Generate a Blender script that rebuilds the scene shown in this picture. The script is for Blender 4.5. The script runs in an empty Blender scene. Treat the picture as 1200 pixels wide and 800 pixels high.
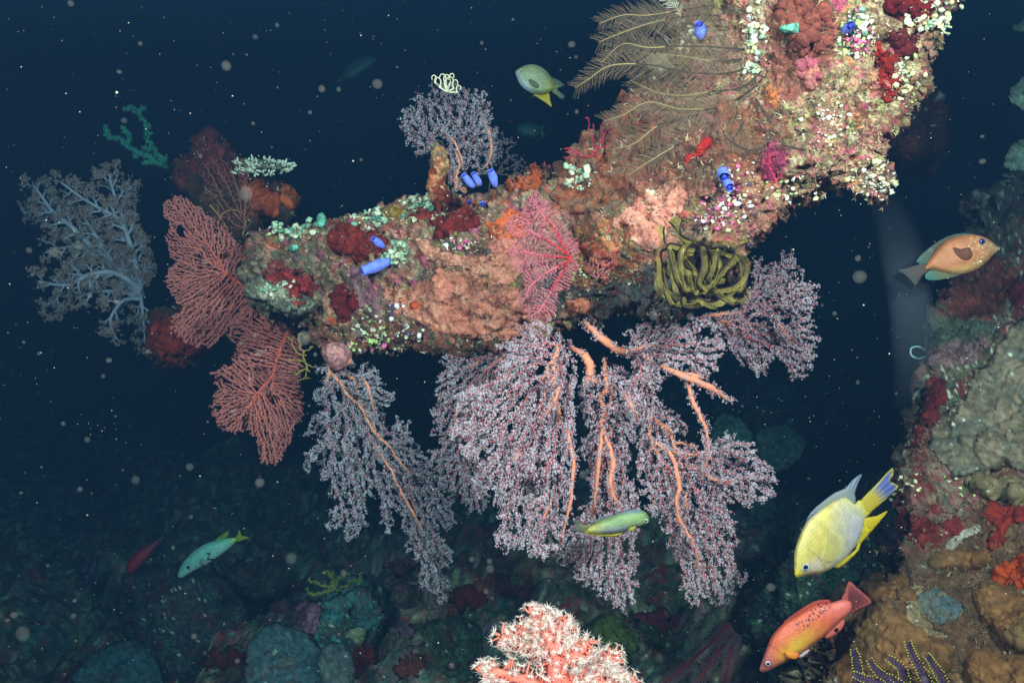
import bpy, math, random
import numpy as np
from mathutils import Vector, Matrix
from mathutils.bvhtree import BVHTree
R = math.radians
rng = np.random.default_rng(7)
random.seed(7)

# ------------------------------------------------------------------ camera, water light, strobes
scene = bpy.context.scene
COL = scene.collection
CAM_Z, PITCH = 1.25, R(-16)
CAM = np.array([0.0, 0.0, CAM_Z])
FW = np.array([0, math.cos(PITCH), math.sin(PITCH)])
UP = np.array([0, -math.sin(PITCH), math.cos(PITCH)])
RT = np.array([1.0, 0, 0])
cd = bpy.data.cameras.new('camera'); cam = bpy.data.objects.new('camera', cd); COL.objects.link(cam)
cam.location = CAM; cam.rotation_euler = (math.pi/2 + PITCH, 0, 0)
cd.sensor_width = 36; cd.lens = 30; cd.clip_start = 0.02; cd.clip_end = 300
scene.camera = cam
cd.dof.use_dof = False

SUN_EL, SUN_ROT = R(62), R(200)
w = bpy.data.worlds.new('World'); scene.world = w; w.use_nodes = True
nt = w.node_tree; bg = nt.nodes['Background']
sky = nt.nodes.new('ShaderNodeTexSky'); sky.sky_type = 'NISHITA'; sky.sun_disc = False
sky.sun_elevation = SUN_EL; sky.sun_rotation = SUN_ROT
flt = nt.nodes.new('ShaderNodeMix'); flt.data_type = 'RGBA'; flt.blend_type = 'MULTIPLY'
flt.inputs[0].default_value = 1.0
flt.inputs[7].default_value = (0.03, 0.12, 0.16, 1)      # daylight left after the water column above
nt.links.new(sky.outputs[0], flt.inputs[6]); nt.links.new(flt.outputs[2], bg.inputs[0])
bg.inputs[1].default_value = 0.05

sd = bpy.data.lights.new('sun', 'SUN'); sun = bpy.data.objects.new('sun', sd); COL.objects.link(sun)
sd.energy = 0.10; sd.angle = R(40); sd.color = (0.15, 0.65, 1.0)
sun.rotation_euler = (R(25), R(8), 0)

def strobe(x, up, back, power, target):
    ld = bpy.data.lights.new('camera_strobe', 'SPOT'); lo = bpy.data.objects.new('camera_strobe', ld)
    COL.objects.link(lo)
    p = CAM + RT*x + UP*up - FW*back
    lo.location = p
    v = Vector(target - p); lo.rotation_euler = v.to_track_quat('-Z', 'Y').to_euler()
    ld.energy = power; ld.spot_size = R(120); ld.spot_blend = 0.9; ld.shadow_soft_size = 0.05
    ld.color = (1.0, 0.86, 0.80)
def P(px, py, d):
    """a point at pixel (1200 x 800 frame) and depth d metres"""
    px = np.asarray(px, float)[..., None]; py = np.asarray(py, float)[..., None]; d = np.asarray(d, float)[..., None]
    return CAM + FW*d + RT*((px-600)/1000*d) + UP*((400-py)/1000*d)
strobe(-0.42, 0.34, 0.05, 108, P(560, 380, 1.2))
strobe(0.50, 0.38, 0.05, 122, P(760, 330, 1.1))
vs = scene.view_settings
vs.view_transform = 'Standard'; vs.look = 'None'; vs.gamma = 1; vs.exposure = 0; vs.use_curve_mapping = False
try:
    scene.cycles.volume_bounces = 0; scene.cycles.max_bounces = 5; scene.cycles.transparent_max_bounces = 24
    scene.cycles.use_denoising = True; scene.cycles.caustics_reflective = False; scene.cycles.caustics_refractive = False
except Exception: pass

# ------------------------------------------------------------------ numeric helpers
def lin(c):
    c = np.asarray(c, float)/255.0
    return np.where(c <= 0.04045, c/12.92, ((c+0.055)/1.055)**2.4)
def _h(ix, iy, iz, s=0):
    h = (ix*374761393 + iy*668265263 + iz*1274126177 + s*1442695041) & 0xffffffff
    h = ((h ^ (h >> 13))*1274126177) & 0xffffffff
    h = ((h ^ (h >> 16))*2246822519) & 0xffffffff
    return ((h ^ (h >> 15)) & 0xffffff)/float(0xffffff)
def noise(p, s=0):
    i = np.floor(p).astype(np.int64); f = p-i; f = f*f*f*(f*(f*6-15)+10)
    r = 0
    for dx in (0, 1):
        wx = f[:, 0] if dx else 1-f[:, 0]
        for dy in (0, 1):
            wy = f[:, 1] if dy else 1-f[:, 1]
            for dz in (0, 1):
                wz = f[:, 2] if dz else 1-f[:, 2]
                r = r + wx*wy*wz*_h(i[:, 0]+dx, i[:, 1]+dy, i[:, 2]+dz, s)
    return r*2-1
def fbm(p, freq, octv=4, s=0, gain=0.5):
    r = 0; a = 1; t = 0
    for k in range(octv):
        r = r + a*noise(p*freq*(2.03**k)+13.7*k, s+k); t += a; a *= gain
    return r/t*1.6
def worley(p, freq, s=0):
    """f1 distance, id of the nearest cell (0..1)"""
    q = p*freq; i = np.floor(q).astype(np.int64); best = np.full(len(p), 9.0); bid = np.zeros(len(p))
    for dx in (-1, 0, 1):
        for dy in (-1, 0, 1):
            for dz in (-1, 0, 1):
                cx, cy, cz = i[:, 0]+dx, i[:, 1]+dy, i[:, 2]+dz
                d = np.sqrt((cx+_h(cx, cy, cz, s+1)-q[:, 0])**2+(cy+_h(cx, cy, cz, s+2)-q[:, 1])**2+(cz+_h(cx, cy, cz, s+3)-q[:, 2])**2)
                m = d < best; best = np.where(m, d, best); bid = np.where(m, _h(cx, cy, cz, s+4), bid)
    return best, bid
def smooth_poly(pts, n=5):
    pts = np.array(pts, float); N = len(pts); out = []
    for i in range(N):
        a, b, c, d = pts[i-1], pts[i], pts[(i+1) % N], pts[(i+2) % N]
        for k in range(n):
            t = k/n
            out.append(0.5*((2*b)+(-a+c)*t+(2*a-5*b+4*c-d)*t*t+(-a+3*b-3*c+d)*t**3))
    return np.array(out)
def smooth_path(pts, n=6):
    pts = np.array(pts, float); pts = np.vstack([2*pts[0]-pts[1], pts, 2*pts[-1]-pts[-2]]); out = []
    for i in range(1, len(pts)-2):
        a, b, c, d = pts[i-1], pts[i], pts[i+1], pts[i+2]
        for k in range(n):
            t = k/n
            out.append(0.5*((2*b)+(-a+c)*t+(2*a-5*b+4*c-d)*t*t+(-a+3*b-3*c+d)*t**3))
    out.append(pts[-2]); return np.array(out)
def sdf(x, y, poly):
    """positive inside"""
    best = np.full(x.shape, 1e18); inside = np.zeros(x.shape, bool); N = len(poly)
    for i in range(N):
        x0, y0 = poly[i]; x1, y1 = poly[(i+1) % N]
        dx, dy = x1-x0, y1-y0; L = dx*dx+dy*dy+1e-12
        t = np.clip(((x-x0)*dx+(y-y0)*dy)/L, 0, 1)
        best = np.minimum(best, (x-x0-t*dx)**2+(y-y0-t*dy)**2)
        if y0 != y1:
            c = ((y0 > y) != (y1 > y)) & (x < (x1-x0)*(y-y0)/(y1-y0)+x0)
            inside ^= c
    return np.where(inside, 1, -1)*np.sqrt(best)

# ------------------------------------------------------------------ object helpers
def link(o, parent=None):
    COL.objects.link(o)
    if parent is not None: o.parent = parent
    return o
def mesh_obj(name, V, F, mat, parent=None, col=None, smooth=True, mi=None):
    V = np.ascontiguousarray(V, dtype=np.float32).reshape(-1, 3)
    me = bpy.data.meshes.new(name)
    if isinstance(F, tuple): blocks = [np.asarray(f, dtype=np.int32) for f in F if len(f)]
    else: blocks = [np.asarray(F, dtype=np.int32)]
    nv = len(V); me.vertices.add(nv); me.vertices.foreach_set('co', V.ravel())
    sizes = np.concatenate([np.full(len(b), b.shape[1], np.int32) for b in blocks])
    loops = np.concatenate([b.ravel() for b in blocks])
    me.loops.add(len(loops)); me.loops.foreach_set('vertex_index', loops)
    me.polygons.add(len(sizes))
    starts = np.concatenate([[0], np.cumsum(sizes)[:-1]]).astype(np.int32)
    me.polygons.foreach_set('loop_start', starts); me.polygons.foreach_set('loop_total', sizes)
    me.polygons.foreach_set('use_smooth', np.full(len(sizes), smooth, bool))
    if mi is not None: me.polygons.foreach_set('material_index', np.asarray(mi, np.int32))
    me.update(calc_edges=True)
    if col is not None:
        a = me.color_attributes.new('Col', 'FLOAT_COLOR', 'POINT')
        c = np.ones((nv, 4), np.float32); c[:, :3] = col
        a.data.foreach_set('color', c.ravel())
    for m in (mat if isinstance(mat, (list, tuple)) else [mat]): me.materials.append(m)
    o = bpy.data.objects.new(name, me)
    return link(o, parent)
def empty(name, loc=(0, 0, 0)):
    o = bpy.data.objects.new(name, None); o.location = tuple(loc); o.empty_display_size = 0.02
    return link(o)
def tag(o, label=None, cat=None, group=None, kind=None):
    if label: o['label'] = label
    if cat: o['category'] = cat
    if group: o['group'] = group
    if kind: o['kind'] = kind
    return o
def thing(name, label, cat, loc, group=None):
    return tag(empty(name, loc), label, cat, group)
def adopt(o, root):
    """parent with the mesh staying where it was built"""
    o.parent = root; o.matrix_parent_inverse = Matrix.Translation(-root.location)
    return o

MATS = {}
def mat(name, col=None, rough=0.6, spec=0.3, bump=0.0, bscale=200, var=0.0, vscale=150, sss=0.0, trans=0.0, alpha=1.0, attr=False, stripes=None):
    if name in MATS: return MATS[name]
    m = bpy.data.materials.new(name); m.use_nodes = True; t = m.node_tree; b = t.nodes['Principled BSDF']; L = t.links
    b.inputs['Roughness'].default_value = rough; b.inputs['Specular IOR Level'].default_value = spec
    tc = t.nodes.new('ShaderNodeTexCoord')
    src = None
    if attr:
        a = t.nodes.new('ShaderNodeVertexColor'); a.layer_name = 'Col'; src = a.outputs[0]
    else:
        rg = t.nodes.new('ShaderNodeRGB'); rg.outputs[0].default_value = (*lin(col), 1); src = rg.outputs[0]
    if var > 0:
        n = t.nodes.new('ShaderNodeTexNoise'); n.inputs['Scale'].default_value = vscale; n.inputs['Detail'].default_value = 5
        L.new(tc.outputs['Object'], n.inputs['Vector'])
        mr = t.nodes.new('ShaderNodeMapRange'); mr.inputs[1].default_value = 0.3; mr.inputs[2].default_value = 0.7
        mr.inputs[3].default_value = 1-var; mr.inputs[4].default_value = 1+var
        L.new(n.outputs[0], mr.inputs[0])
        vm = t.nodes.new('ShaderNodeVectorMath'); vm.operation = 'SCALE'
        L.new(src, vm.inputs[0]); L.new(mr.outputs[0], vm.inputs['Scale']); src = vm.outputs[0]
    L.new(src, b.inputs['Base Color'])
    if bump > 0:
        n2 = t.nodes.new('ShaderNodeTexNoise'); n2.inputs['Scale'].default_value = bscale; n2.inputs['Detail'].default_value = 6
        n2.inputs['Roughness'].default_value = 0.65
        L.new(tc.outputs['Object'], n2.inputs['Vector'])
        bp = t.nodes.new('ShaderNodeBump'); bp.inputs['Strength'].default_value = bump; bp.inputs['Distance'].default_value = 0.007
        L.new(n2.outputs[0], bp.inputs['Height']); L.new(bp.outputs[0], b.inputs['Normal'])
    if sss > 0:
        b.inputs['Subsurface Weight'].default_value = sss; b.inputs['Subsurface Radius'].default_value = (0.004, 0.002, 0.0015)
        b.inputs['Subsurface Scale'].default_value = 1.0
    if alpha < 1: b.inputs['Alpha'].default_value = alpha
    if trans > 0:
        out = t.nodes['Material Output']; tr = t.nodes.new('ShaderNodeBsdfTranslucent'); mx = t.nodes.new('ShaderNodeMixShader')
        L.new(src, tr.inputs[0]); mx.inputs[0].default_value = trans
        L.new(b.outputs[0], mx.inputs[1]); L.new(tr.outputs[0], mx.inputs[2]); L.new(mx.outputs[0], out.inputs[0])
    MATS[name] = m
    return m
M_ENC = mat('encrusted_rock', attr=True, rough=0.75, spec=0.25, bump=1.0, bscale=420, var=0.4, vscale=600)
M_SEABED = mat('seabed_rock', attr=True, rough=0.85, spec=0.15, bump=1.0, bscale=130, var=0.45, vscale=220)
M_SPONGE = mat('sponge', attr=True, rough=0.8, spec=0.2, bump=0.8, bscale=420, var=0.28, vscale=500, sss=0.15)
M_PLATE = mat('coral_plate', attr=True, rough=0.85, spec=0.12, bump=1.0, bscale=320, var=0.3, vscale=500)
M_LEATH = mat('leather_coral', attr=True, rough=0.8, spec=0.15, bump=0.6, bscale=300, var=0.22, vscale=90)
M_FISH = mat('fish_skin', attr=True, rough=0.4, spec=0.5, bump=0.3, bscale=500, var=0.16, vscale=120)
M_FIN = mat('fish_fin', attr=True, rough=0.5, spec=0.3, trans=0.4, alpha=0.82)

# ------------------------------------------------------------------ inflated outline: a closed body with real depth
def poisson(poly, n=56):
    lo = poly.min(0); hi = poly.max(0); st = max((hi-lo).max()/n, 0.05)
    xs = np.arange(lo[0]-2*st, hi[0]+3*st, st); ys = np.arange(lo[1]-2*st, hi[1]+3*st, st)
    X, Y = np.meshgrid(xs, ys); S = sdf(X, Y, poly); ins = S > 0
    u = np.where(ins, 1.0, 0.0)
    for k in range(900):
        v = np.zeros_like(u)
        v[1:-1, 1:-1] = 0.25*(u[:-2, 1:-1]+u[2:, 1:-1]+u[1:-1, :-2]+u[1:-1, 2:])+0.01
        u = np.where(ins, v, 0)
    return xs, ys, st, u/u.max()
def bil(xs, ys, st, u, x, y):
    fx = np.clip((x-xs[0])/st, 0, len(xs)-1.001); fy = np.clip((y-ys[0])/st, 0, len(ys)-1.001)
    i = fx.astype(int); j = fy.astype(int); a = fx-i; b = fy-j
    return (u[j, i]*(1-a)*(1-b)+u[j, i+1]*a*(1-b)+u[j+1, i]*(1-a)*b+u[j+1, i+1]*a*b)
def vnormals(V, Q):
    n = np.zeros_like(V); fn = np.cross(V[Q[:, 2]]-V[Q[:, 0]], V[Q[:, 3]]-V[Q[:, 1]])
    for k in range(4): np.add.at(n, Q[:, k], fn)
    return n/(np.linalg.norm(n, axis=1, keepdims=True)+1e-12)
def inflate(poly, depth, W, step=2.0, edge=0.0, flat=0.5, back=1.0, disp=None, seed=0, sm=4):
    """returns verts, quads, px, py, h ; outline poly in px, depth(px,py)->m, W half thickness m"""
    poly = smooth_poly(poly, sm) if sm else np.array(poly, float)
    xs, ys, st, u = poisson(poly)
    lo = poly.min(0)-3*step-edge; hi = poly.max(0)+3*step+edge
    gx = np.arange(lo[0], hi[0]+step, step); gy = np.arange(lo[1], hi[1]+step, step)
    X, Y = np.meshgrid(gx, gy); S = sdf(X, Y, poly)
    if edge > 0:
        q = np.stack([X.ravel(), Y.ravel(), np.full(X.size, seed*7.3)], 1)
        S = S+edge*(fbm(q, 0.05, 3, seed)+0.55*fbm(q, 0.22, 2, seed+6)).reshape(X.shape)
    ok = S > -0.6*step
    cell = ok[:-1, :-1] & ok[1:, :-1] & ok[:-1, 1:] & ok[1:, 1:]
    cnt = np.zeros(X.shape, int)
    cnt[:-1, :-1] += cell; cnt[1:, :-1] += cell; cnt[:-1, 1:] += cell; cnt[1:, 1:] += cell
    used = cnt > 0; bnd = used & (cnt < 4)
    gY, gX = np.gradient(S, step)
    gl = np.sqrt(gX**2+gY**2)+1e-6; mv = np.where(bnd, -S, 0)
    mv = np.clip(mv, -step, step)
    X2 = X+gX/gl*mv; Y2 = Y+gY/gl*mv
    h = bil(xs, ys, st, u, X2, Y2).clip(0, 1)**flat
    edgef = np.clip(S/(step*4), 0, 1)**0.5
    h = np.where(bnd, 0, np.maximum(h, 0)*1.0*np.where(S < step*4, np.maximum(edgef, 0.15), 1))
    d0 = depth(X2[used], Y2[used]); hu = h[used]
    n1 = used.sum(); idx = np.full(X.shape, -1); idx[used] = np.arange(n1)
    bm = bnd[used]
    Vf = P(X2[used], Y2[used], d0-W*hu); Vb = P(X2[used], Y2[used], d0+W*back*hu)
    bi = np.full(n1, -1); nb = (~bm).sum(); bi[~bm] = n1+np.arange(nb); bi[bm] = np.arange(n1)[bm]
    c = np.argwhere(cell)
    a = idx[c[:, 0], c[:, 1]]; b = idx[c[:, 0], c[:, 1]+1]; e = idx[c[:, 0]+1, c[:, 1]+1]; f = idx[c[:, 0]+1, c[:, 1]]
    Qf = np.stack([a, f, e, b], 1); Qb = np.stack([bi[a], bi[b], bi[e], bi[f]], 1)
    V = np.vstack([Vf, Vb[~bm]]); Q = np.vstack([Qf, Qb])
    px = np.concatenate([X2[used], X2[used][~bm]]); py = np.concatenate([Y2[used], Y2[used][~bm]])
    hh = np.concatenate([hu, hu[~bm]])
    if disp is not None:
        N = vnormals(V, Q); V = V+N*disp(V, px, py, hh)[:, None]
    return V, Q, px, py, hh

def jit(c, n, a=0.08): return np.clip(c*(1+a*rng.standard_normal((n, 1))), 0, 1)
def palette(ids, cols):
    cols = np.array([lin(c) for c in cols]); return cols[np.minimum((ids*len(cols)).astype(int), len(cols)-1)]
def encrust(V, cols, f1=70, s=0, warp=0.010, fine=None, dots=0.0, dotcol=(225, 228, 200), grain=1.0):
    wv = V+np.stack([fbm(V, 45, 3, s+11), fbm(V, 45, 3, s+12), fbm(V, 45, 3, s+13)], 1)*warp
    _, i1 = worley(wv, f1, s); c = palette(i1, cols)
    _, i2 = worley(wv, f1*2.6, s+5); c2 = palette(i2, fine or cols); m = (fbm(V, 60, 3, s+3) > 0.12)[:, None]
    c = np.where(m, c2*0.6+c*0.4, c)
    d3, i3 = worley(V, f1*5, s+9); c = c*1.12*(1+grain*(0.85*i3-0.45))[:, None]*(1+grain*0.35*fbm(V, 210, 2, s+21))[:, None]; c = np.clip(c, 0.004, 1)
    if dots > 0: c = np.where(((d3 < 0.42) & (i3 > 1-dots))[:, None], lin(dotcol)*0.9, c)
    return c

# ------------------------------------------------------------------ seabed
def ax(a, b, n, far, g=1.18):
    s = (b-a)/n; v = list(np.linspace(a, b, n+1)); x = b; k = s
    while x < far: k *= g; x += k; v.append(x)
    x = a; k = s; pre = []
    while x > -far: k *= g; x -= k; pre.append(x)
    return np.array(pre[::-1]+v)
gx = ax(-2.4, 2.0, 380, 45); gy = ax(1.0, 4.4, 320, 45)
X, Y = np.meshgrid(gx, gy); q = np.stack([X.ravel(), Y.ravel(), np.zeros(X.size)], 1)
near = np.exp(-((q[:, 0]/4)**2+((q[:, 1]-2.5)/5)**2))
f1_, id1 = worley(q, 2.2, 3)
f2_, id2 = worley(q, 5.5, 8)
Z = 0.22*fbm(q, 0.7, 4, 21)+0.20*(1-f1_)*near*(0.3+id1)+0.10*(0.8-f2_)*near*(0.3+id2)+0.06*fbm(q, 9, 4, 5)*near+0.018*fbm(q, 34, 3, 15)*near-0.12
Z += 0.10*np.clip(q[:, 0], 0, 6)-0.12*np.clip(q[:, 1]-2.3, 0, 12)-0.22*np.clip(-q[:, 0]-0.2, 0, 1.5)
G = q.copy(); G[:, 2] = Z
ny, nx = X.shape; I = np.arange(nx*ny).reshape(ny, nx)
GF = np.stack([I[:-1, :-1].ravel(), I[:-1, 1:].ravel(), I[1:, 1:].ravel(), I[1:, :-1].ravel()], 1)
gc = encrust(G, [(86, 86, 76), (104, 84, 70), (66, 96, 90), (62, 58, 50), (112, 64, 62), (78, 92, 76), (126, 118, 96), (70, 66, 62), (124, 46, 42), (96, 98, 70), (116, 92, 100), (60, 60, 52)], f1=19, s=40, warp=0.04, dots=0.05, dotcol=(170, 176, 150), grain=1.15)*1.15
sea = mesh_obj('seabed', G, GF, M_SEABED, col=gc); tag(sea, kind='structure')
GBVH = BVHTree.FromPolygons([tuple(v) for v in G], [tuple(f) for f in GF.tolist()])

def ray(bvh, px, py, off=0.0):
    p = P(px, py, 1.0); d = Vector(p-CAM); d.normalize()
    h, n, i, t = bvh.ray_cast(Vector(CAM), d)
    if h is None: return None
    dep = (h-Vector(CAM)).dot(Vector(FW))
    if n.dot(d) > 0: n = -n
    return np.array(h), np.array(n), dep
def bvh_of(V, Q): return BVHTree.FromPolygons([tuple(v) for v in V.tolist()], [tuple(f) for f in Q.tolist()])
def surf_depth(bvh, default):
    def f(x, y):
        x = np.asarray(x); out = np.empty(x.shape)
        for i in range(len(x)):
            r_ = ray(bvh, x[i], y[i]); out[i] = r_[2] if r_ else np.nan
        if np.isnan(out).all(): return np.full(x.shape, default)
        med = np.nanmedian(out); out = np.where(np.isnan(out), np.nanmax(out), out)
        return out
    return f

# ------------------------------------------------------------------ the encrusted arm
def d_arm(x, y): return np.interp(x, [280, 600, 800, 1100, 1300], [1.42, 1.20, 1.09, 0.98, 0.95])
ARM = [(286, 300), (300, 280), (322, 266), (350, 262), (400, 258), (440, 247), (480, 240), (520, 226), (560, 216), (600, 206), (640, 196), (662, 184), (692, 164), (724, 147), (748, 112), (778, 92), (788, 60), (793, 25), (800, -20), (830, -140), (900, -330), (1130, -330), (1170, -120), (1128, 0), (1100, 36), (1090, 62), (1086, 90), (1062, 120), (1046, 150), (1034, 180), (1048, 206), (1044, 236), (1022, 243), (990, 236), (962, 240), (938, 250), (912, 266), (890, 282), (876, 304), (868, 335), (846, 354), (800, 362), (760, 364), (700, 376), (664, 388), (640, 402), (600, 402), (560, 408), (520, 414), (480, 410), (440, 418), (404, 416), (378, 402), (352, 380), (314, 370), (292, 350)]
def arm_disp(V, px, py, h):
    f, i = worley(V, 28, 2)
    f2, i2 = worley(V, 75, 6)
    f3, i3 = worley(V+0.006*np.stack([fbm(V, 60, 2, 31), fbm(V, 60, 2, 32), fbm(V, 60, 2, 33)], 1), 48, 26)
    pit = np.clip(0.42-f3, 0, 1)*(i3 > 0.62)
    return 0.016*fbm(V, 14, 3, 1)+0.013*(0.6-f)*(0.4+i)+0.007*(0.7-f2)*(0.3+i2)+0.0042*fbm(V, 130, 3, 4)+0.0022*noise(V*420, 9)-0.05*pit
V, Q, px, py, hh = inflate(ARM, d_arm, 0.115, step=1.7, edge=6, disp=arm_disp, seed=3, sm=3)
base = encrust(V, [(160, 135, 105), (130, 105, 80), (190, 125, 105), (105, 100, 85), (190, 98, 75), (150, 120, 95), (125, 56, 48), (165, 150, 120), (200, 132, 112), (176, 90, 112), (160, 140, 80)], f1=75, s=60, dots=0.05)
def zone(c, cx, cy, rx, ry, col, amt=1.0, cols=None, s=0, f1=90):
    k = ((px-cx)/rx)**2+((py-cy)/ry)**2+0.55*fbm(V, 30, 3, 100+s)
    m = np.clip((1.15-k)*3, 0, 1)*amt
    t = encrust(V, cols, f1=f1, s=s) if cols else lin(col)*(0.75+0.5*_h(*(np.floor(V*300).astype(np.int64).T), 5))[:, None]
    return c*(1-m[:, None])+t*m[:, None]
TAN = [(200, 168, 130), (195, 140, 118), (210, 190, 150), (214, 128, 126), (170, 140, 104), (225, 150, 104), (140, 115, 85), (200, 90, 115), (190, 185, 120), (150, 90, 70)]
base = zone(base, 980, 90, 130, 170, None, 0.95, TAN, 7)
base = zone(base, 800, 165, 110, 75, None, 0.8, [(150, 78, 60), (140, 95, 75), (120, 85, 65), (170, 90, 65), (120, 70, 55)], 9, 40)
base = zone(base, 935, 40, 42, 70, None, 0.85, [(150, 80, 66), (140, 70, 60), (165, 100, 80)], 10, 45)
base = zone(base, 690, 225, 50, 60, None, 0.75, [(150, 100, 72), (125, 100, 80), (165, 90, 62)], 15, 45)
base = zone(base, 740, 345, 110, 45, None, 0.85, [(85, 98, 98), (70, 82, 84), (100, 105, 100), (120, 80, 66), (60, 70, 72)], 12, 60)
base = zone(base, 700, 300, 50, 40, None, 0.8, [(190, 105, 66), (150, 120, 80), (180, 80, 66), (200, 130, 70), (120, 110, 80)], 13)
base = zone(base, 890, 250, 50, 50, None, 0.7, [(200, 120, 95), (170, 130, 100), (200, 90, 110), (210, 150, 110)], 14)
base = zone(base, 520, 395, 130, 22, None, 0.8, [(150, 100, 70), (80, 80, 62), (180, 105, 70), (100, 90, 60), (60, 66, 60), (130, 60, 50)], 16)
base = zone(base, 330, 330, 60, 50, None, 0.5, [(110, 115, 95), (90, 95, 80), (130, 125, 100)], 17)
arm = mesh_obj('reef_outcrop', V, Q, M_ENC, col=base)
tag(arm, 'long encrusted reef arm reaching across the picture from the upper right', 'reef outcrop')
ABVH = bvh_of(V, Q)

# right hand reef wall and the left head
def d_wall(x, y): return np.interp(y, [150, 300, 450, 650, 850, 1200], [2.3, 1.75, 1.45, 1.25, 1.12, 1.1])-np.clip(x-1150, 0, 400)*0.0004
WALL = [(1142, 232), (1125, 262), (1118, 300), (1108, 340), (1096, 372), (1090, 420), (1082, 450), (1070, 500), (1064, 545), (1052, 590), (1048, 635), (1030, 668), (985, 700), (958, 740), (940, 800), (930, 900), (960, 1050), (1150, 1120), (1400, 1100), (1600, 800), (1600, 400), (1450, 250), (1250, 200), (1180, 215)]
def wall_disp(V, px, py, h):
    f, i = worley(V, 12, 2); f2, i2 = worley(V, 45, 6)
    g = np.clip((690-py)/50, .3, 1); return 0.03*fbm(V, 8, 3, 1)+0.035*(0.6-f)*(0.4+i)+g*0.012*(0.7-f2)*(0.3+i2)+g*0.008*fbm(V, 70, 3, 4)+0.003*fbm(V, 260, 2, 9)
V, Q, px, py, hh = inflate(WALL, d_wall, 0.22, flat=0.3, step=2.2, edge=10, disp=wall_disp, seed=5, sm=3)
base = encrust(V, [(96, 84, 62), (110, 92, 70), (80, 82, 66), (120, 60, 48), (90, 100, 80), (100, 48, 44), (120, 105, 80), (70, 66, 54), (140, 110, 110)], f1=40, s=80, warp=0.02, dots=0.16)*1.3
base = zone(base, 1140, 340, 60, 40, None, 0.9, [(130, 55, 40), (110, 50, 44), (150, 70, 45)], 31, 50)
base = zone(base, 1115, 400, 55, 22, None, 0.9, [(95, 105, 85), (80, 95, 78), (110, 110, 90)], 32, 60)
base = zone(base, 1120, 425, 40, 14, None, 0.9, [(160, 120, 120), (150, 105, 108)], 33, 60)
base = zone(base, 1078, 540, 30, 100, None, 0.8, [(150, 50, 42), (120, 38, 36), (150, 130, 100), (110, 110, 80), (190, 180, 150), (140, 80, 80)], 34, 60)
base = zone(base, 1120, 600, 80, 60, None, 0.7, [(150, 46, 42), (125, 96, 74), (105, 105, 76), (160, 135, 105), (120, 36, 38), (180, 90, 100)], 35, 60)
base = zone(base, 1060, 740, 120, 90, None, 0.9, [(108, 74, 46), (98, 72, 48), (116, 80, 50)], 36, 14)
base = zone(base, 1170, 700, 70, 120, None, 0.85, [(104, 74, 48), (112, 80, 52)], 37, 14)
wall = mesh_obj('reef_slope', V, Q, M_ENC, col=base)
tag(wall, 'large brown and red reef wall along the right edge of the picture', 'reef outcrop')
WBVH = bvh_of(V, Q)

def d_head(x, y): return 1.72+0*x
HEAD = [(212, 196), (222, 172), (244, 156), (270, 172), (286, 188), (300, 200), (322, 218), (348, 222), (353, 240), (338, 256), (312, 262), (300, 290), (292, 330), (280, 372), (262, 404), (236, 420), (206, 426), (180, 418), (172, 392), (180, 366), (206, 352), (222, 320), (226, 282), (218, 250), (226, 222)]
def head_disp(V, px, py, h):
    f, i = worley(V, 22, 3)
    return 0.02*fbm(V, 12, 3, 2)+0.02*(0.6-f)*(0.4+i)+0.004*fbm(V, 110, 3, 4)
V, Q, px, py, hh = inflate(HEAD, d_head, 0.12, step=1.9, edge=5, disp=head_disp, seed=8, sm=3)
base = encrust(V, [(90, 50, 44), (70, 66, 50), (110, 66, 40), (60, 60, 48), (96, 40, 40), (84, 80, 60)], f1=45, s=90, dots=0.04)
base = zone(base, 245, 185, 45, 30, None, 0.95, [(112, 38, 44), (96, 34, 40), (120, 50, 50)], 41, 60)
base = zone(base, 205, 395, 45, 32, None, 0.95, [(150, 50, 34), (130, 48, 36)], 42, 50)
base = zone(base, 270, 290, 35, 60, None, 0.8, [(70, 36, 34), (60, 40, 36), (84, 44, 34)], 43, 60)
head = mesh_obj('reef_mound', V, Q, M_ENC, col=base)
tag(head, 'dark red knobbly reef head behind the left coral fans', 'reef outcrop')
HBVH = bvh_of(V, Q)

# ------------------------------------------------------------------ rocks and plates
def rock(name, label, cat, poly, depth, W, cols, step=2.2, edge=3, amp=1.0, f1=50, seed=0, m=None, dots=0.04, bvh=None, flat=0.5, back=1.0, sm=3, warp=0.01, group=None, sink=0.0, root=None, shade=1.0, fr=28, grain=1.0):
    dep = (lambda x, y: np.full(np.shape(x), float(depth))) if np.isscalar(depth) else depth
    if bvh is not None:
        sd_ = surf_depth(bvh, 1.0); dep = lambda x, y: sd_(x, y)+sink
    def dsp(V, px, py, h):
        f, i = worley(V, fr, seed+3)
        return amp*(0.006*fbm(V, fr*0.7, 3, seed)+0.006*(0.6-f)*(0.4+i)+0.0026*fbm(V, 170, 3, seed+4)+0.0012*noise(V*520, seed+8))
    V, Q, px, py, h = inflate(poly, dep, W, step=step, edge=edge, disp=dsp, seed=seed, sm=sm, flat=flat, back=back)
    c = encrust(V, cols, f1=f1, s=seed*3+200, dots=dots, warp=warp, grain=grain)*shade
    o = mesh_obj(name, V, Q, m or M_ENC, col=c, parent=root)
    if label: tag(o, label, cat, group)
    return o, (V, Q)
def circ(cx, cy, rx, ry=None, n=10, wob=0.18, a0=0.0, seed=0):
    r_ = np.random.default_rng(seed+int(cx*7+cy)); ry = ry or rx
    return [(cx+rx*(1+wob*r_.uniform(-1, 1))*math.cos(2*math.pi*k/n+a0), cy+ry*(1+wob*r_.uniform(-1, 1))*math.sin(2*math.pi*k/n+a0)) for k in range(n)]

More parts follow.
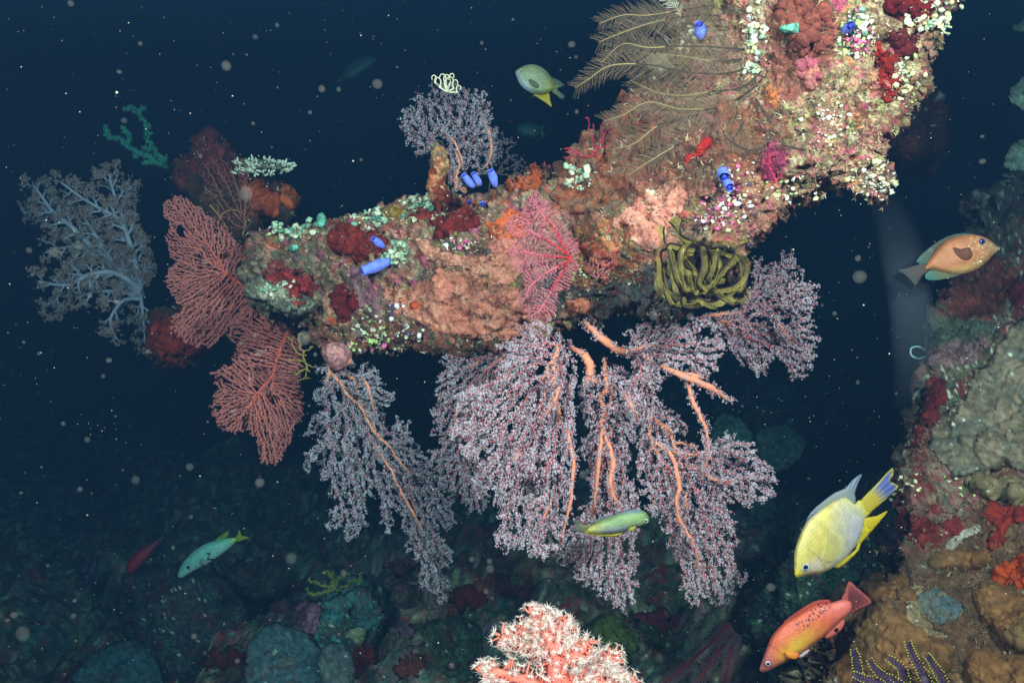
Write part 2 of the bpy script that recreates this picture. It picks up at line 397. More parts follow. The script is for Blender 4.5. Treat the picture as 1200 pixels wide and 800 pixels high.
SP = 'encrusting_sponge'
def sponge(label, poly, col, W=0.006, bvh=None, seed=1, cols=None, amp=0.6, f1=60, edge=6, sink=0.0, name=SP, dots=0.0, step=1.6, mt=None, fr=40):
    c = cols or [col, tuple(np.clip(np.array(col)*0.86, 0, 255)), tuple(np.clip(np.array(col)*1.1, 0, 255)), tuple(np.clip(np.array(col)*0.97+4, 0, 255))]
    return rock(name, label, 'sponge', poly, 1.0, W*0.38, c, grain=0.45, shade=0.84, step=step, flat=0.35, edge=edge, amp=amp, f1=f1, seed=seed, m=mt or M_SPONGE, dots=dots, bvh=bvh or ABVH, sink=sink, fr=fr)
sponge('wide salmon pink sponge sheet on the lower side of the reef arm', [(452, 345), (478, 338), (505, 322), (530, 318), (560, 318), (590, 330), (612, 350), (618, 375), (605, 398), (580, 402), (556, 392), (530, 392), (500, 384), (480, 372), (458, 362)], (205, 128, 102), seed=11, edge=7, W=0.007, cols=[(236, 150, 124), (226, 138, 112), (240, 162, 134), (200, 124, 100)], dots=0.0)
sponge('salmon sponge sheet with ragged rim beside the central red fan', [(488, 280), (505, 276), (508, 290), (530, 296), (556, 300), (585, 290), (612, 300), (608, 325), (590, 332), (560, 322), (528, 314), (505, 306), (492, 294)], (238, 156, 128), seed=12, W=0.007, edge=4)
sponge('bright salmon sponge sheet above the yellow feather star', [(718, 258), (742, 240), (768, 222), (790, 208), (802, 222), (805, 240), (790, 256), (780, 272), (770, 290), (750, 290), (738, 280), (742, 264), (726, 268)], (250, 158, 134), seed=13, W=0.006, edge=3)
sponge('orange sponge patch above the salmon sheet left of the central red fan', [(566, 262), (590, 250), (612, 246), (624, 258), (616, 276), (594, 282), (574, 278)], (226, 106, 58), seed=14)
sponge('small pink orange sponge patch under the orange one', [(568, 286), (590, 276), (608, 282), (604, 296), (582, 298)], (228, 136, 116), seed=15)
sponge('dark red sponge mound on the crest of the reef arm', [(388, 276), (405, 264), (425, 272), (448, 268), (456, 284), (440, 300), (424, 306), (404, 300), (392, 290)], (140, 44, 30), seed=16, W=0.012, amp=1.4)
sponge('crimson sponge lobe between the two salmon sheets and the blue tunicates', [(508, 262), (528, 250), (548, 248), (560, 258), (552, 270), (530, 276), (512, 276)], (135, 40, 34), seed=17, W=0.010, amp=1.4)
sponge('deep red sponge patch left of the purple crust', [(388, 342), (404, 336), (420, 344), (428, 360), (414, 372), (398, 372), (388, 358)], (112, 26, 30), seed=18, W=0.010)
sponge('thin rust red sponge band along the crest beside the orange column', [(480, 256), (500, 240), (530, 232), (552, 232), (548, 246), (520, 250), (498, 262)], (150, 58, 40), seed=19, W=0.006)
sponge('bright orange brown sponge lump beside the white spotted rust sheet', [(590, 214), (606, 202), (626, 196), (640, 200), (636, 212), (612, 220), (596, 222)], (205, 96, 50), seed=20, W=0.016, amp=1.6)
sponge('rust brown sheet of sponge under the feathery hydroids', [(644, 222), (664, 200), (690, 182), (716, 176), (744, 184), (752, 204), (736, 222), (712, 238), (690, 248), (668, 252), (650, 240)], (158, 100, 74), seed=21, W=0.006, cols=[(158, 100, 74), (150, 84, 58), (168, 92, 62), (140, 104, 82)], f1=35)
sponge('tiny orange sponge dash on the wide salmon sheet', [(483, 356), (496, 353), (500, 358), (486, 361)], (226, 92, 40), seed=22, W=0.008, edge=0)
sponge('orange sponge knob below the deep red patch', [(384, 372), (393, 370), (398, 380), (390, 384)], (222, 88, 44), seed=23, W=0.010, edge=0)
sponge('scarlet sponge streak beside the blue violet tunicate', [(803, 184), (815, 176), (828, 165), (832, 170), (822, 182), (808, 190)], (205, 45, 40), seed=24, W=0.008, edge=1)
sponge('vertical dark red sponge stripe near the top right edge', [(1026, 52), (1036, 60), (1044, 80), (1050, 100), (1044, 118), (1034, 108), (1030, 88), (1024, 70)], (160, 36, 24), seed=25, W=0.010, amp=1.5)
sponge('maroon sponge mass at the top edge near the white cups', [(1040, -6), (1064, -4), (1088, 6), (1094, 20), (1074, 26), (1052, 18), (1042, 12)], (120, 22, 26), seed=26, W=0.012, amp=1.4)
sponge('maroon sponge mass above the vertical red stripe', [(1040, 38), (1062, 34), (1078, 46), (1070, 62), (1052, 62), (1040, 52)], (104, 30, 30), seed=27, W=0.010)
sponge('orange crust among the right hand hydroid plumes', [(893, 102), (908, 98), (918, 108), (918, 126), (906, 132), (896, 118)], (225, 125, 70), seed=28, W=0.010)
sponge('wide reddish brown crust at the top under fine hydroids', [(905, 10), (930, -5), (970, 5), (985, 30), (975, 56), (950, 66), (926, 56), (912, 34)], (160, 84, 68), seed=29, W=0.005, f1=40)
sponge('pale mauve crust below the crest on the left half of the arm', [(398, 318), (418, 312), (440, 330), (452, 352), (446, 372), (428, 362), (412, 342)], (158, 100, 116), seed=30, W=0.003, cols=[(158, 100, 116), (140, 90, 100), (120, 100, 84), (170, 120, 130)])
sponge('magenta crust below the dark hydroid stems', [(896, 170), (908, 160), (920, 178), (914, 200), (902, 210), (894, 192)], (180, 70, 105), seed=31, W=0.004)
sponge('hot pink crust beside the orange crust', [(935, 70), (950, 66), (962, 84), (956, 104), (940, 98)], (205, 100, 120), seed=32, W=0.004, cols=[(205, 100, 120), (190, 120, 110), (215, 140, 120)])
sponge('orange and pink crust right of the central red fan', [(684, 286), (704, 280), (722, 290), (726, 306), (706, 316), (688, 304)], (208, 100, 70), seed=33, W=0.005, cols=[(208, 100, 70), (190, 80, 70), (215, 140, 90)])
sponge('pink pointed sponge under the grey band', [(662, 352), (682, 350), (690, 362), (676, 370), (664, 364)], (226, 130, 100), seed=34, W=0.012, edge=0)
sponge('yellow brown crust on the crest between tunicate clusters', [(448, 246), (462, 240), (474, 244), (470, 254), (454, 256)], (165, 125, 36), seed=35, W=0.006, edge=1)
# sponges of the left rock and head
sponge('dull red sponge cushion on the small ledge at the left end', [(308, 314), (324, 308), (342, 312), (360, 324), (368, 338), (360, 350), (344, 348), (332, 338), (318, 328)], (158, 58, 54), seed=36, W=0.018, amp=1.5)
sponge('rust orange sponge on the left reef head', [(284, 210), (300, 204), (312, 220), (322, 232), (330, 246), (318, 258), (302, 256), (296, 238), (286, 226)], (190, 82, 44), seed=37, W=0.03, amp=2, bvh=HBVH)
sponge('orange sponge cup on the right tip of the left head', [(328, 222), (340, 218), (352, 228), (350, 242), (338, 246), (328, 236)], (196, 90, 46), seed=38, W=0.03, amp=1.5, bvh=HBVH, edge=1)
sponge('brick red sponge sheet low on the left head', [(176, 388), (194, 374), (214, 380), (236, 392), (246, 408), (226, 416), (204, 424), (184, 414)], (160, 52, 36), seed=39, W=0.02, amp=2, bvh=HBVH)
# wall sponges
sponge('dark crimson sponge with pale specks on the right wall', [(1170, 428), (1186, 420), (1204, 424), (1206, 452), (1186, 454), (1172, 444)], (130, 26, 34), seed=40, W=0.012, bvh=WBVH, dots=0.08)
sponge('crimson sponge above the tan plate coral at the right edge', [(1178, 328), (1194, 322), (1210, 330), (1208, 352), (1188, 354)], (120, 34, 34), seed=41, W=0.012, bvh=WBVH, dots=0.05)
sponge('glowing orange sponge cushion low on the right edge', [(1168, 662), (1184, 652), (1208, 656), (1210, 684), (1188, 688), (1170, 680)], (178, 66, 22), seed=42, W=0.014, bvh=WBVH, amp=1.4)
sponge('branching red sponge film on the lower wall', [(1150, 592), (1170, 590), (1198, 588), (1202, 604), (1184, 620), (1176, 640), (1164, 644), (1164, 620), (1152, 606)], (142, 42, 28), seed=43, W=0.006, bvh=WBVH)
sponge('dark red sponge film in the middle of the wall', [(1052, 600), (1076, 604), (1100, 612), (1124, 606), (1132, 622), (1108, 640), (1080, 644), (1062, 630)], (122, 40, 36), seed=44, W=0.004, bvh=WBVH, dots=0.06)
sponge('red sponge film along the upper edge of the wall', [(1088, 440), (1108, 450), (1106, 474), (1088, 500), (1078, 520), (1070, 500), (1082, 466)], (120, 34, 34), seed=45, W=0.005, bvh=WBVH)
sponge('white crust scar on the lower wall', [(1108, 636), (1124, 624), (1146, 614), (1148, 622), (1130, 632), (1114, 646)], (170, 160, 142), seed=46, W=0.005, bvh=WBVH, edge=1)
sponge('slate blue sponge disc in a knobbly brown cup', [(1074, 700), (1090, 692), (1112, 696), (1128, 708), (1124, 724), (1104, 732), (1086, 724), (1076, 714)], (84, 116, 124), seed=47, W=0.008, bvh=WBVH, edge=1, cols=[(88, 106, 108), (76, 96, 98), (104, 106, 96), (120, 112, 92)])
# lettuce plate corals on the wall
TANP = [(112, 100, 72), (102, 94, 68), (120, 106, 78), (96, 90, 68)]
def plate(label, poly, bvh, W=0.016, seed=1, cols=TANP, step=2.0, sink=-0.004, **k):
    return rock('plate_coral', label, 'coral', poly, 1.0, W, cols, step=step, edge=5, amp=0.8, f1=30, seed=seed, grain=.6, m=M_LEATH, dots=0.02, bvh=bvh, flat=0.28, sink=sink, fr=30, **k)
plate('wide tan plate coral with ragged rim at the right edge', [(1086, 520), (1100, 496), (1112, 476), (1132, 462), (1140, 440), (1160, 424), (1176, 396), (1206, 378), (1216, 460), (1212, 520), (1208, 550), (1180, 545), (1158, 552), (1130, 556), (1102, 542)], WBVH, seed=51, W=0.012, cols=[(122, 106, 84), (108, 98, 78), (132, 114, 92), (100, 96, 82)])
plate('tan plate coral lobe under the wide plate at the right edge', [(1128, 562), (1150, 556), (1180, 560), (1210, 568), (1212, 590), (1186, 588), (1158, 580)], WBVH, seed=52, cols=[(120, 104, 74), (112, 98, 72)])
BRN = [(112, 76, 44), (100, 70, 42), (122, 84, 50), (104, 78, 50)]
def lump(label, poly, seed, W=0.03, cols=BRN): return rock('leather_coral', label, 'coral', poly, 1.0, W, cols, step=2.2, edge=3, amp=0.7, f1=22, seed=seed, m=M_LEATH, dots=0, bvh=WBVH, sink=0.004, fr=16, grain=.5)
lump('brown leather coral hummock behind the dark feather star', [(988, 742), (1002, 718), (1030, 704), (1060, 720), (1090, 738), (1118, 752), (1120, 790), (1090, 812), (1020, 812), (982, 800)], 61)
lump('brown leather coral fold beside the red hogfish tail', [(1010, 690), (1028, 674), (1056, 672), (1072, 690), (1068, 706), (1044, 702), (1020, 706)], 62)
lump('smooth brown leather coral fold under the orange cushion', [(1132, 690), (1160, 672), (1190, 692), (1214, 700), (1216, 760), (1180, 756), (1146, 730)], 63)
lump('brown leather coral fold in the bottom right corner', [(1128, 770), (1150, 752), (1186, 764), (1216, 768), (1216, 815), (1140, 815)], 64)
lump('brown ridge of leather coral below the white scar', [(1082, 660), (1100, 646), (1130, 644), (1160, 650), (1150, 664), (1120, 666), (1096, 668)], 65, W=0.016)
sponge('cream knobbly rim around the slate blue disc', [(1064, 700), (1072, 686), (1084, 688), (1078, 704), (1080, 722), (1096, 738), (1112, 742), (1104, 750), (1084, 744), (1066, 726)], (150, 128, 92), seed=66, W=0.010, bvh=WBVH, edge=2, dots=0.05)
# small ledge rock at the left end
LEDGE, lv = rock('ledge_rock', 'small mottled ledge rock at the left end of the reef arm', 'rock', [(288, 342), (300, 326), (322, 322), (340, 330), (356, 342), (374, 350), (376, 362), (352, 372), (328, 370), (302, 360)], 1.27, 0.05, [(140, 135, 110), (120, 120, 95), (150, 150, 125), (100, 105, 90)], step=1.6, seed=70, dots=0.16, fr=45)
sponge('red sponge cap on the small mottled ledge rock', [(312, 324), (330, 316), (350, 324), (368, 338), (360, 350), (340, 352), (334, 340), (322, 334)], (156, 48, 46), seed=71, W=0.010, bvh=bvh_of(*lv), amp=1.2)
# seabed boulders in view
DK = [(62, 84, 78), (52, 66, 60), (74, 80, 66), (84, 52, 52), (60, 78, 66)]
TEAL = [(56, 118, 120), (64, 108, 104), (74, 96, 84), (100, 80, 92), (60, 74, 66), (84, 46, 52)]
def boulder(label, poly, d, seed, cols=DK, W=0.16, fr=14): return rock('reef_boulder', label, 'rock', poly, d, W, cols, step=2.4, edge=5, amp=2.6, f1=38, seed=seed, m=M_SEABED, fr=fr, dots=0.05, warp=0.02)
_, TEALB = boulder('teal crusted boulder under the left hanging coral', [(352, 720), (368, 692), (392, 674), (424, 672), (446, 690), (456, 716), (446, 742), (432, 780), (430, 830), (390, 860), (350, 830), (340, 760)], 1.9, 81, TEAL)
boulder('dark mossy boulder beside the pale pink coral', [(456, 800), (470, 752), (500, 730), (540, 724), (566, 740), (580, 800), (560, 860), (480, 870)], 1.95, 82, [(60, 86, 70), (70, 90, 66), (52, 64, 58), (88, 50, 50)])
boulder('dark red and green boulder right of the pale pink coral', [(676, 760), (690, 730), (724, 716), (760, 722), (784, 740), (800, 790), (780, 860), (700, 870)], 1.9, 83, [(66, 84, 52), (54, 66, 50), (88, 52, 48), (76, 92, 60)])
boulder('dim boulder with pink crust below the striped fish', [(140, 690), (160, 668), (200, 664), (250, 672), (280, 690), (300, 730), (320, 800), (260, 860), (170, 850), (150, 780)], 2.3, 84, [(60, 72, 70), (90, 50, 56), (76, 66, 76), (56, 64, 58), (64, 80, 70)])
boulder('green mossy ridge behind the yellow damselfish', [(880, 700), (894, 676), (912, 648), (930, 622), (956, 606), (980, 600), (1020, 616), (1060, 640), (1080, 700), (1040, 760), (940, 770), (880, 750)], 1.75, 85, [(56, 82, 60), (70, 96, 66), (84, 56, 66), (50, 62, 54), (62, 80, 70)], W=0.2)
boulder('dark boulder behind the red hogfish', [(820, 800), (836, 760), (858, 736), (890, 734), (930, 745), (960, 775), (970, 840), (900, 880), (830, 860)], 1.85, 86, [(58, 72, 58), (84, 52, 52), (50, 60, 52)])
boulder('far dim boulder in the blue gap right of centre', [(900, 500), (940, 482), (1000, 476), (1060, 490), (1070, 540), (1000, 560), (930, 552)], 3.0, 87, DK, W=0.3)
boulder('faint rusty boulder behind the upper end of the arm', [(1040, 130), (1070, 110), (1100, 112), (1108, 150), (1098, 190), (1060, 204), (1036, 180)], 2.1, 88, [(110, 50, 38), (80, 50, 44), (60, 46, 44)], W=0.18)
boulder('dim boulder with olive crust in the lower centre', [(590, 700), (620, 676), (660, 672), (690, 690), (700, 740), (640, 770), (590, 760)], 2.4, 89, [(66, 84, 60), (84, 58, 50), (56, 66, 56), (104, 56, 50)], W=0.2)
def bpatch(label, bvh_, poly, col, seed, W=.02, amp=1.6, cols=None): sponge(label, poly, col, seed=seed, W=W, bvh=bvh_, amp=amp, step=2.0, cols=cols)
TB = bvh_of(*TEALB); GB = GBVH
bpatch('light teal crust on the boulder under the left hanging coral', TB, [(372, 700), (392, 680), (420, 678), (440, 700), (448, 722), (430, 738), (410, 722), (388, 716)], (84, 150, 150), 401, cols=[(84, 150, 150), (76, 130, 128), (110, 150, 130), (120, 96, 100)])
bpatch('dusty pink crust on the left flank of the teal boulder', TB, [(348, 712), (362, 704), (372, 716), (368, 736), (352, 738)], (150, 104, 124), 402)
bpatch('dark red sponge below the teal crust', TB, [(410, 760), (424, 752), (440, 764), (452, 790), (440, 806), (420, 796)], (118, 34, 38), 403)
bpatch('speckled white crust strip under the teal crust', TB, [(412, 740), (424, 732), (430, 748), (420, 766), (410, 758)], (160, 170, 130), 404)
for k_, (lb_, x_, y_, rx_, ry_, c_) in enumerate([('brick red sponge patch low between the blue plate and the dim boulder', 262, 770, 26, 12, (120, 36, 36)), ('tiny yellow sponge on the seabed under the turquoise bream', 228, 692, 9, 5, (170, 130, 50)), ('maroon sponge patch under the turquoise bream', 244, 684, 18, 8, (112, 40, 50)), ('rust sponge patch on the seabed right of the teal boulder', 480, 780, 20, 12, (120, 60, 44)),
    ('mauve crust on the seabed between the teal and mossy boulders', 462, 735, 22, 12, (130, 96, 112)), ('dark crimson sponge left of the pale pink coral', 545, 700, 24, 14, (112, 34, 40)), ('red brown sponge above the pale pink coral', 600, 690, 22, 12, (116, 54, 44)), ('wine red sponge above the black feather star', 764, 730, 26, 14, (110, 38, 46)), ('olive crust left of the black feather star', 726, 752, 22, 26, (110, 124, 60)),
    ('grey violet crust under the red hogfish snout', 858, 742, 22, 14, (110, 84, 100)), ('mossy green cushion left of the yellow damselfish mouth', 890, 668, 18, 12, (84, 116, 70)), ('plum crust under the yellow damselfish', 955, 690, 26, 10, (116, 70, 96)), ('round green cushion by the red hogfish back', 870, 716, 12, 9, (90, 110, 62)), ('dim pink star shaped sponge low left', 178, 738, 11, 7, (150, 80, 90)),
    ('pale olive crust at the bottom left of centre', 196, 770, 20, 10, (120, 110, 84)), ('grey green crust left of the blue plate', 300, 715, 22, 9, (90, 110, 96)), ('small teal crust beside the mossy boulder', 520, 748, 16, 8, (84, 136, 124)), ('dull orange crust on the far seabed at the centre', 470, 660, 18, 6, (130, 70, 44))]):
    bpatch(lb_, GB, circ(x_, y_, rx_, ry_, 9, .35, seed=k_), c_, 410+k_, W=.03, amp=2.4)
def gplate(label, poly, d, seed, cols, tilt=0.0):
    cy = np.mean([p[1] for p in poly])
    return rock('plate_coral', label, 'coral', poly, lambda x, y: d+(cy-np.asarray(y))*tilt, 0.012, cols, step=2.2, edge=2, amp=1.2, f1=20, seed=seed, m=M_PLATE, dots=0.01, flat=0.25, fr=18)
BLU = [(70, 100, 108), (78, 106, 110), (64, 92, 98), (90, 92, 88)]
gplate('broad blue grey plate coral at the bottom left of centre', [(290, 770), (306, 742), (330, 735), (358, 740), (378, 760), (402, 758), (410, 790), (400, 820), (300, 830)], 1.62, 91, BLU, 0.0016)
gplate('round blue grey plate coral overlapping the broad one', [(372, 774), (384, 756), (398, 752), (410, 768), (412, 800), (384, 806)], 1.56, 92, [(92, 104, 100), (84, 98, 98)], 0.0014)
gplate('dim plate coral with pale rim near the left bottom edge', [(84, 800), (100, 770), (140, 752), (170, 752), (190, 790), (170, 830), (90, 840)], 2.1, 93, BLU, 0.002)
gplate('thin dark plate coral behind the lower right hanging coral', [(832, 500), (842, 486), (862, 486), (878, 500), (882, 518), (860, 526), (838, 520)], 1.9, 94, [(50, 84, 76), (60, 90, 80)], 0.003)
gplate('larger thin dark plate coral right of the lower right hanging coral', [(884, 520), (896, 500), (920, 494), (938, 510), (942, 536), (924, 550), (900, 548)], 1.95, 95, [(46, 74, 70), (54, 80, 74)], 0.003)
PG = [(96, 122, 108), (84, 110, 98), (110, 132, 116)]
gplate('pale green plate coral at the right edge, upper one', [(1182, 104), (1190, 94), (1212, 88), (1220, 130), (1196, 128), (1184, 120)], 1.35, 96, PG, 0.001)
gplate('pale green plate coral at the right edge, lower one', [(1176, 188), (1182, 174), (1200, 166), (1222, 168), (1220, 200), (1194, 198), (1180, 196)], 1.35, 97, PG, 0.001)
gplate('dark green plate coral at the right edge near the top', [(1186, 34), (1200, 22), (1222, 16), (1222, 42), (1204, 40)], 1.6, 98, PG, 0.001)
# round cup coral showing through the hydroids, orange column
rock('cup_coral', 'pale round cup coral behind the feathery hydroids', 'coral', circ(775, 76, 18, 14, 10, 0.1), 1.06, 0.02, [(150, 145, 120), (160, 150, 125)], step=1.5, edge=1, amp=0.6, seed=99, m=M_PLATE, dots=0)
rock('tube_sponge', 'orange brown sponge column standing on the crest left of the blue tunicates', 'sponge', [(506, 172), (513, 166), (521, 176), (525, 192), (523, 210), (528, 232), (514, 240), (502, 236), (500, 214), (505, 196)], 1.16, 0.016, [(190, 110, 70), (160, 95, 66), (175, 130, 85), (120, 105, 80), (140, 60, 40)], step=1.3, edge=1.5, amp=0.8, seed=101, m=M_SPONGE, dots=0.06, fr=60)

# ------------------------------------------------------------------ tubes and branching growth
def tubes(A, B, ra, rb, k=5):
    """prisms from A to B (n,3) with radii"""
    n = len(A); D = B-A; L = np.linalg.norm(D, axis=1, keepdims=True)+1e-12; D = D/L
    up = np.where(np.abs(D[:, 2:3]) > 0.9, np.array([[1.0, 0, 0]]), np.array([[0, 0, 1.0]]))
    U = np.cross(D, up); U /= np.linalg.norm(U, axis=1, keepdims=True)+1e-12; W_ = np.cross(D, U)
    an = np.arange(k)*2*np.pi/k
    ring = U[:, None, :]*np.cos(an)[None, :, None]+W_[:, None, :]*np.sin(an)[None, :, None]
    A2 = A[:, None, :]+ring*np.reshape(ra, (-1, 1, 1)); B2 = B[:, None, :]+ring*np.reshape(rb, (-1, 1, 1))
    V = np.concatenate([A2, B2], 1).reshape(-1, 3)
    o = (np.arange(n)*2*k)[:, None, None]; j = np.arange(k); j2 = (j+1) % k
    F = (np.stack([j, j2, k+j2, k+j], 1)[None]+o).reshape(-1, 4)
    return V, F
def path_tube(pts, rad, k=8, cap=True):
    """one continuous tube along pts (m,3)"""
    pts = np.asarray(pts, float); m = len(pts); rad = np.broadcast_to(rad, (m,))
    T = np.gradient(pts, axis=0); T /= np.linalg.norm(T, axis=1, keepdims=True)+1e-12
    u = np.cross(T[0], [0.3, 0.2, 0.9]); u /= np.linalg.norm(u); Vs = []
    an = np.arange(k)*2*np.pi/k
    for i in range(m):
        u = u-T[i]*np.dot(u, T[i]); u /= np.linalg.norm(u)+1e-12; v = np.cross(T[i], u)
        Vs.append(pts[i]+rad[i]*(np.cos(an)[:, None]*u+np.sin(an)[:, None]*v))
    V = np.vstack(Vs+[pts[:1]-T[:1]*rad[0]*0.5, pts[-1:]+T[-1:]*rad[-1]*0.6]); F = []; Tn = []
    for i in range(m-1):
        for j in range(k):
            j2 = (j+1) % k; F.append((i*k+j, i*k+j2, (i+1)*k+j2, (i+1)*k+j))
    for j in range(k):
        j2 = (j+1) % k; Tn.append((m*k, j2, j)); Tn.append((m*k+1, (m-1)*k+j, (m-1)*k+j2))
    return V, np.array(F), np.array(Tn)
def merge(parts):
    """list of (V, F) with equal face size"""
    o = 0; Vs = []; Fs = []
    for V, F in parts: Vs.append(V); Fs.append(F+o); o += len(V)
    return np.vstack(Vs), np.vstack(Fs)
def grow(root, poly, sp, step, seed, infl=2.6, kill=0.72, seeds=None, jit_=0.42):
    """space colonisation inside a 2-D outline; nodes (px), parent index"""
    r_ = np.random.default_rng(seed); poly = smooth_poly(poly, 3)
    lo = poly.min(0); hi = poly.max(0)
    x, y = np.meshgrid(np.arange(lo[0], hi[0], sp), np.arange(lo[1], hi[1], sp))
    x = x.ravel()+r_.uniform(-.5, .5, x.size)*sp*1.1; y = y.ravel()+r_.uniform(-.5, .5, y.size)*sp*1.1
    q_ = np.stack([x, y, x*0], 1); m = (sdf(x, y, poly)+sp*2.4*noise(q_*0.16, seed) > 0) & (noise(q_*0.09, seed+9) < 0.62)
    Aq = np.stack([x[m], y[m]], 1)
    nodes = [np.array(root, float)]; par = [-1]
    if seeds is not None:
        for pth in seeds:
            prev = 0
            pp = smooth_path(pth, 5)
            d0 = [np.hypot(*(n-pp[0])) for n in nodes]; prev = int(np.argmin(d0))
            for a in pp:
                L = np.hypot(*(a-nodes[prev])); kk = max(1, int(L/step))
                a0 = nodes[prev].copy()
                for q_ in range(1, kk+1):
                    nodes.append(a0+(a-a0)*q_/kk); par.append(prev); prev = len(nodes)-1
    N = np.array(nodes)
    D = np.hypot(Aq[:, None, 0]-N[None, :, 0], Aq[:, None, 1]-N[None, :, 1])
    nid = D.argmin(1); nd = D.min(1); alive = nd > kill*sp; stall = np.zeros(len(Aq), int)
    for it in range(900):
        if not alive.any(): break
        act = alive & (nd < infl*sp)
        if not act.any():
            act = alive & (nd <= nd[alive].min()+1e-6)
        ids = nid[act]; v = Aq[act]-N[ids]; v /= np.linalg.norm(v, axis=1, keepdims=True)+1e-9
        un, inv = np.unique(ids, return_inverse=True); s = np.zeros((len(un), 2)); np.add.at(s, inv, v)
        s /= np.linalg.norm(s, axis=1, keepdims=True)+1e-9; s += r_.normal(0, jit_, s.shape); s /= np.linalg.norm(s, axis=1, keepdims=True)+1e-9
        new = N[un]+s*step; b = len(N)
        N = np.vstack([N, new]); par += list(un)
        D = np.hypot(Aq[:, None, 0]-new[None, :, 0], Aq[:, None, 1]-new[None, :, 1])
        j = D.argmin(1); dm = D[np.arange(len(Aq)), j]; m = dm < nd
        nd = np.where(m, dm, nd); nid = np.where(m, b+j, nid); stall = np.where(act & ~m, stall+1, stall)
        alive = alive & (nd > kill*sp) & (stall < 5)
        if len(N) > 26000: break
    par = np.array(par); tips = np.zeros(len(N)); kids = np.zeros(len(N), int)
    for i in range(len(N)-1, 0, -1):
        if kids[i] == 0: tips[i] = max(tips[i], 1)
        tips[par[i]] += tips[i]; kids[par[i]] += 1
    return N, par, tips
# polyp: a few short pointed tentacles
def polyps(C, dirs, size, nt=5, spread=0.9, wid=0.22, seed=0):
    r_ = np.random.default_rng(seed); n = len(C)
    up = r_.normal(0, 1, (n, 3)); U = np.cross(dirs, up); U /= np.linalg.norm(U, axis=1, keepdims=True)+1e-9; W_ = np.cross(dirs, U)
    Vs = []; ph = r_.uniform(0, 6.28, n)
    for k in range(nt):
        a = ph+2*np.pi*k/nt; rad = U*np.cos(a)[:, None]+W_*np.sin(a)[:, None]; tan = -U*np.sin(a)[:, None]+W_*np.cos(a)[:, None]
        tip = C+(rad*spread+dirs*(1-spread*0.55)*r_.uniform(0.5, 1.1, (n, 1)))*size[:, None]
        w = (size*wid)[:, None]
        Vs.append(np.stack([C+tan*w, C-tan*w, C+dirs*w*1.6, tip], 1))
    V = np.stack(Vs, 1).reshape(-1, 3)
    o = (np.arange(n*nt)*4)[:, None, None]
    F = (np.array([[0, 2, 3], [2, 1, 3], [1, 0, 3]])[None]+o).reshape(-1, 3)
    return V, F

M_STEM = mat('soft_coral_stem', (236, 146, 112), rough=0.6, bump=0.4, bscale=400, var=0.12, vscale=200, sss=0.2)
M_TWIG = mat('soft_coral_twig', (190, 96, 98), rough=0.6, var=0.35, vscale=60)
M_TWIG_D = mat('soft_coral_twig_dark', (150, 92, 98), rough=0.6, var=0.25, vscale=60)
M_POLYP = mat('pale_polyp', (224, 212, 222), rough=0.7, spec=0.05, var=0.22, vscale=90, trans=0.25)
M_POLYP_B = mat('grey_blue_polyp', (194, 194, 204), rough=0.7, spec=0.05, var=0.25, vscale=90, trans=0.25)
def lift(N, par, d0, relief, seed, tilt=(0, 0)):
    """depth for each node: smooth relief plus a walk down the branches"""
    r_ = np.random.default_rng(seed); q = np.stack([N[:, 0], N[:, 1], np.full(len(N), seed*3.1)], 1)
    d = d0+relief*fbm(q, 0.02, 3, seed)+tilt[0]*(N[:, 0]-N[0, 0])+tilt[1]*(N[:, 1]-N[0, 1])
    j = np.zeros(len(N)); rr = r_.normal(0, 0.0011, len(N))
    for i in range(1, len(N)): j[i] = j[par[i]]*0.97+rr[i]
    return d+j
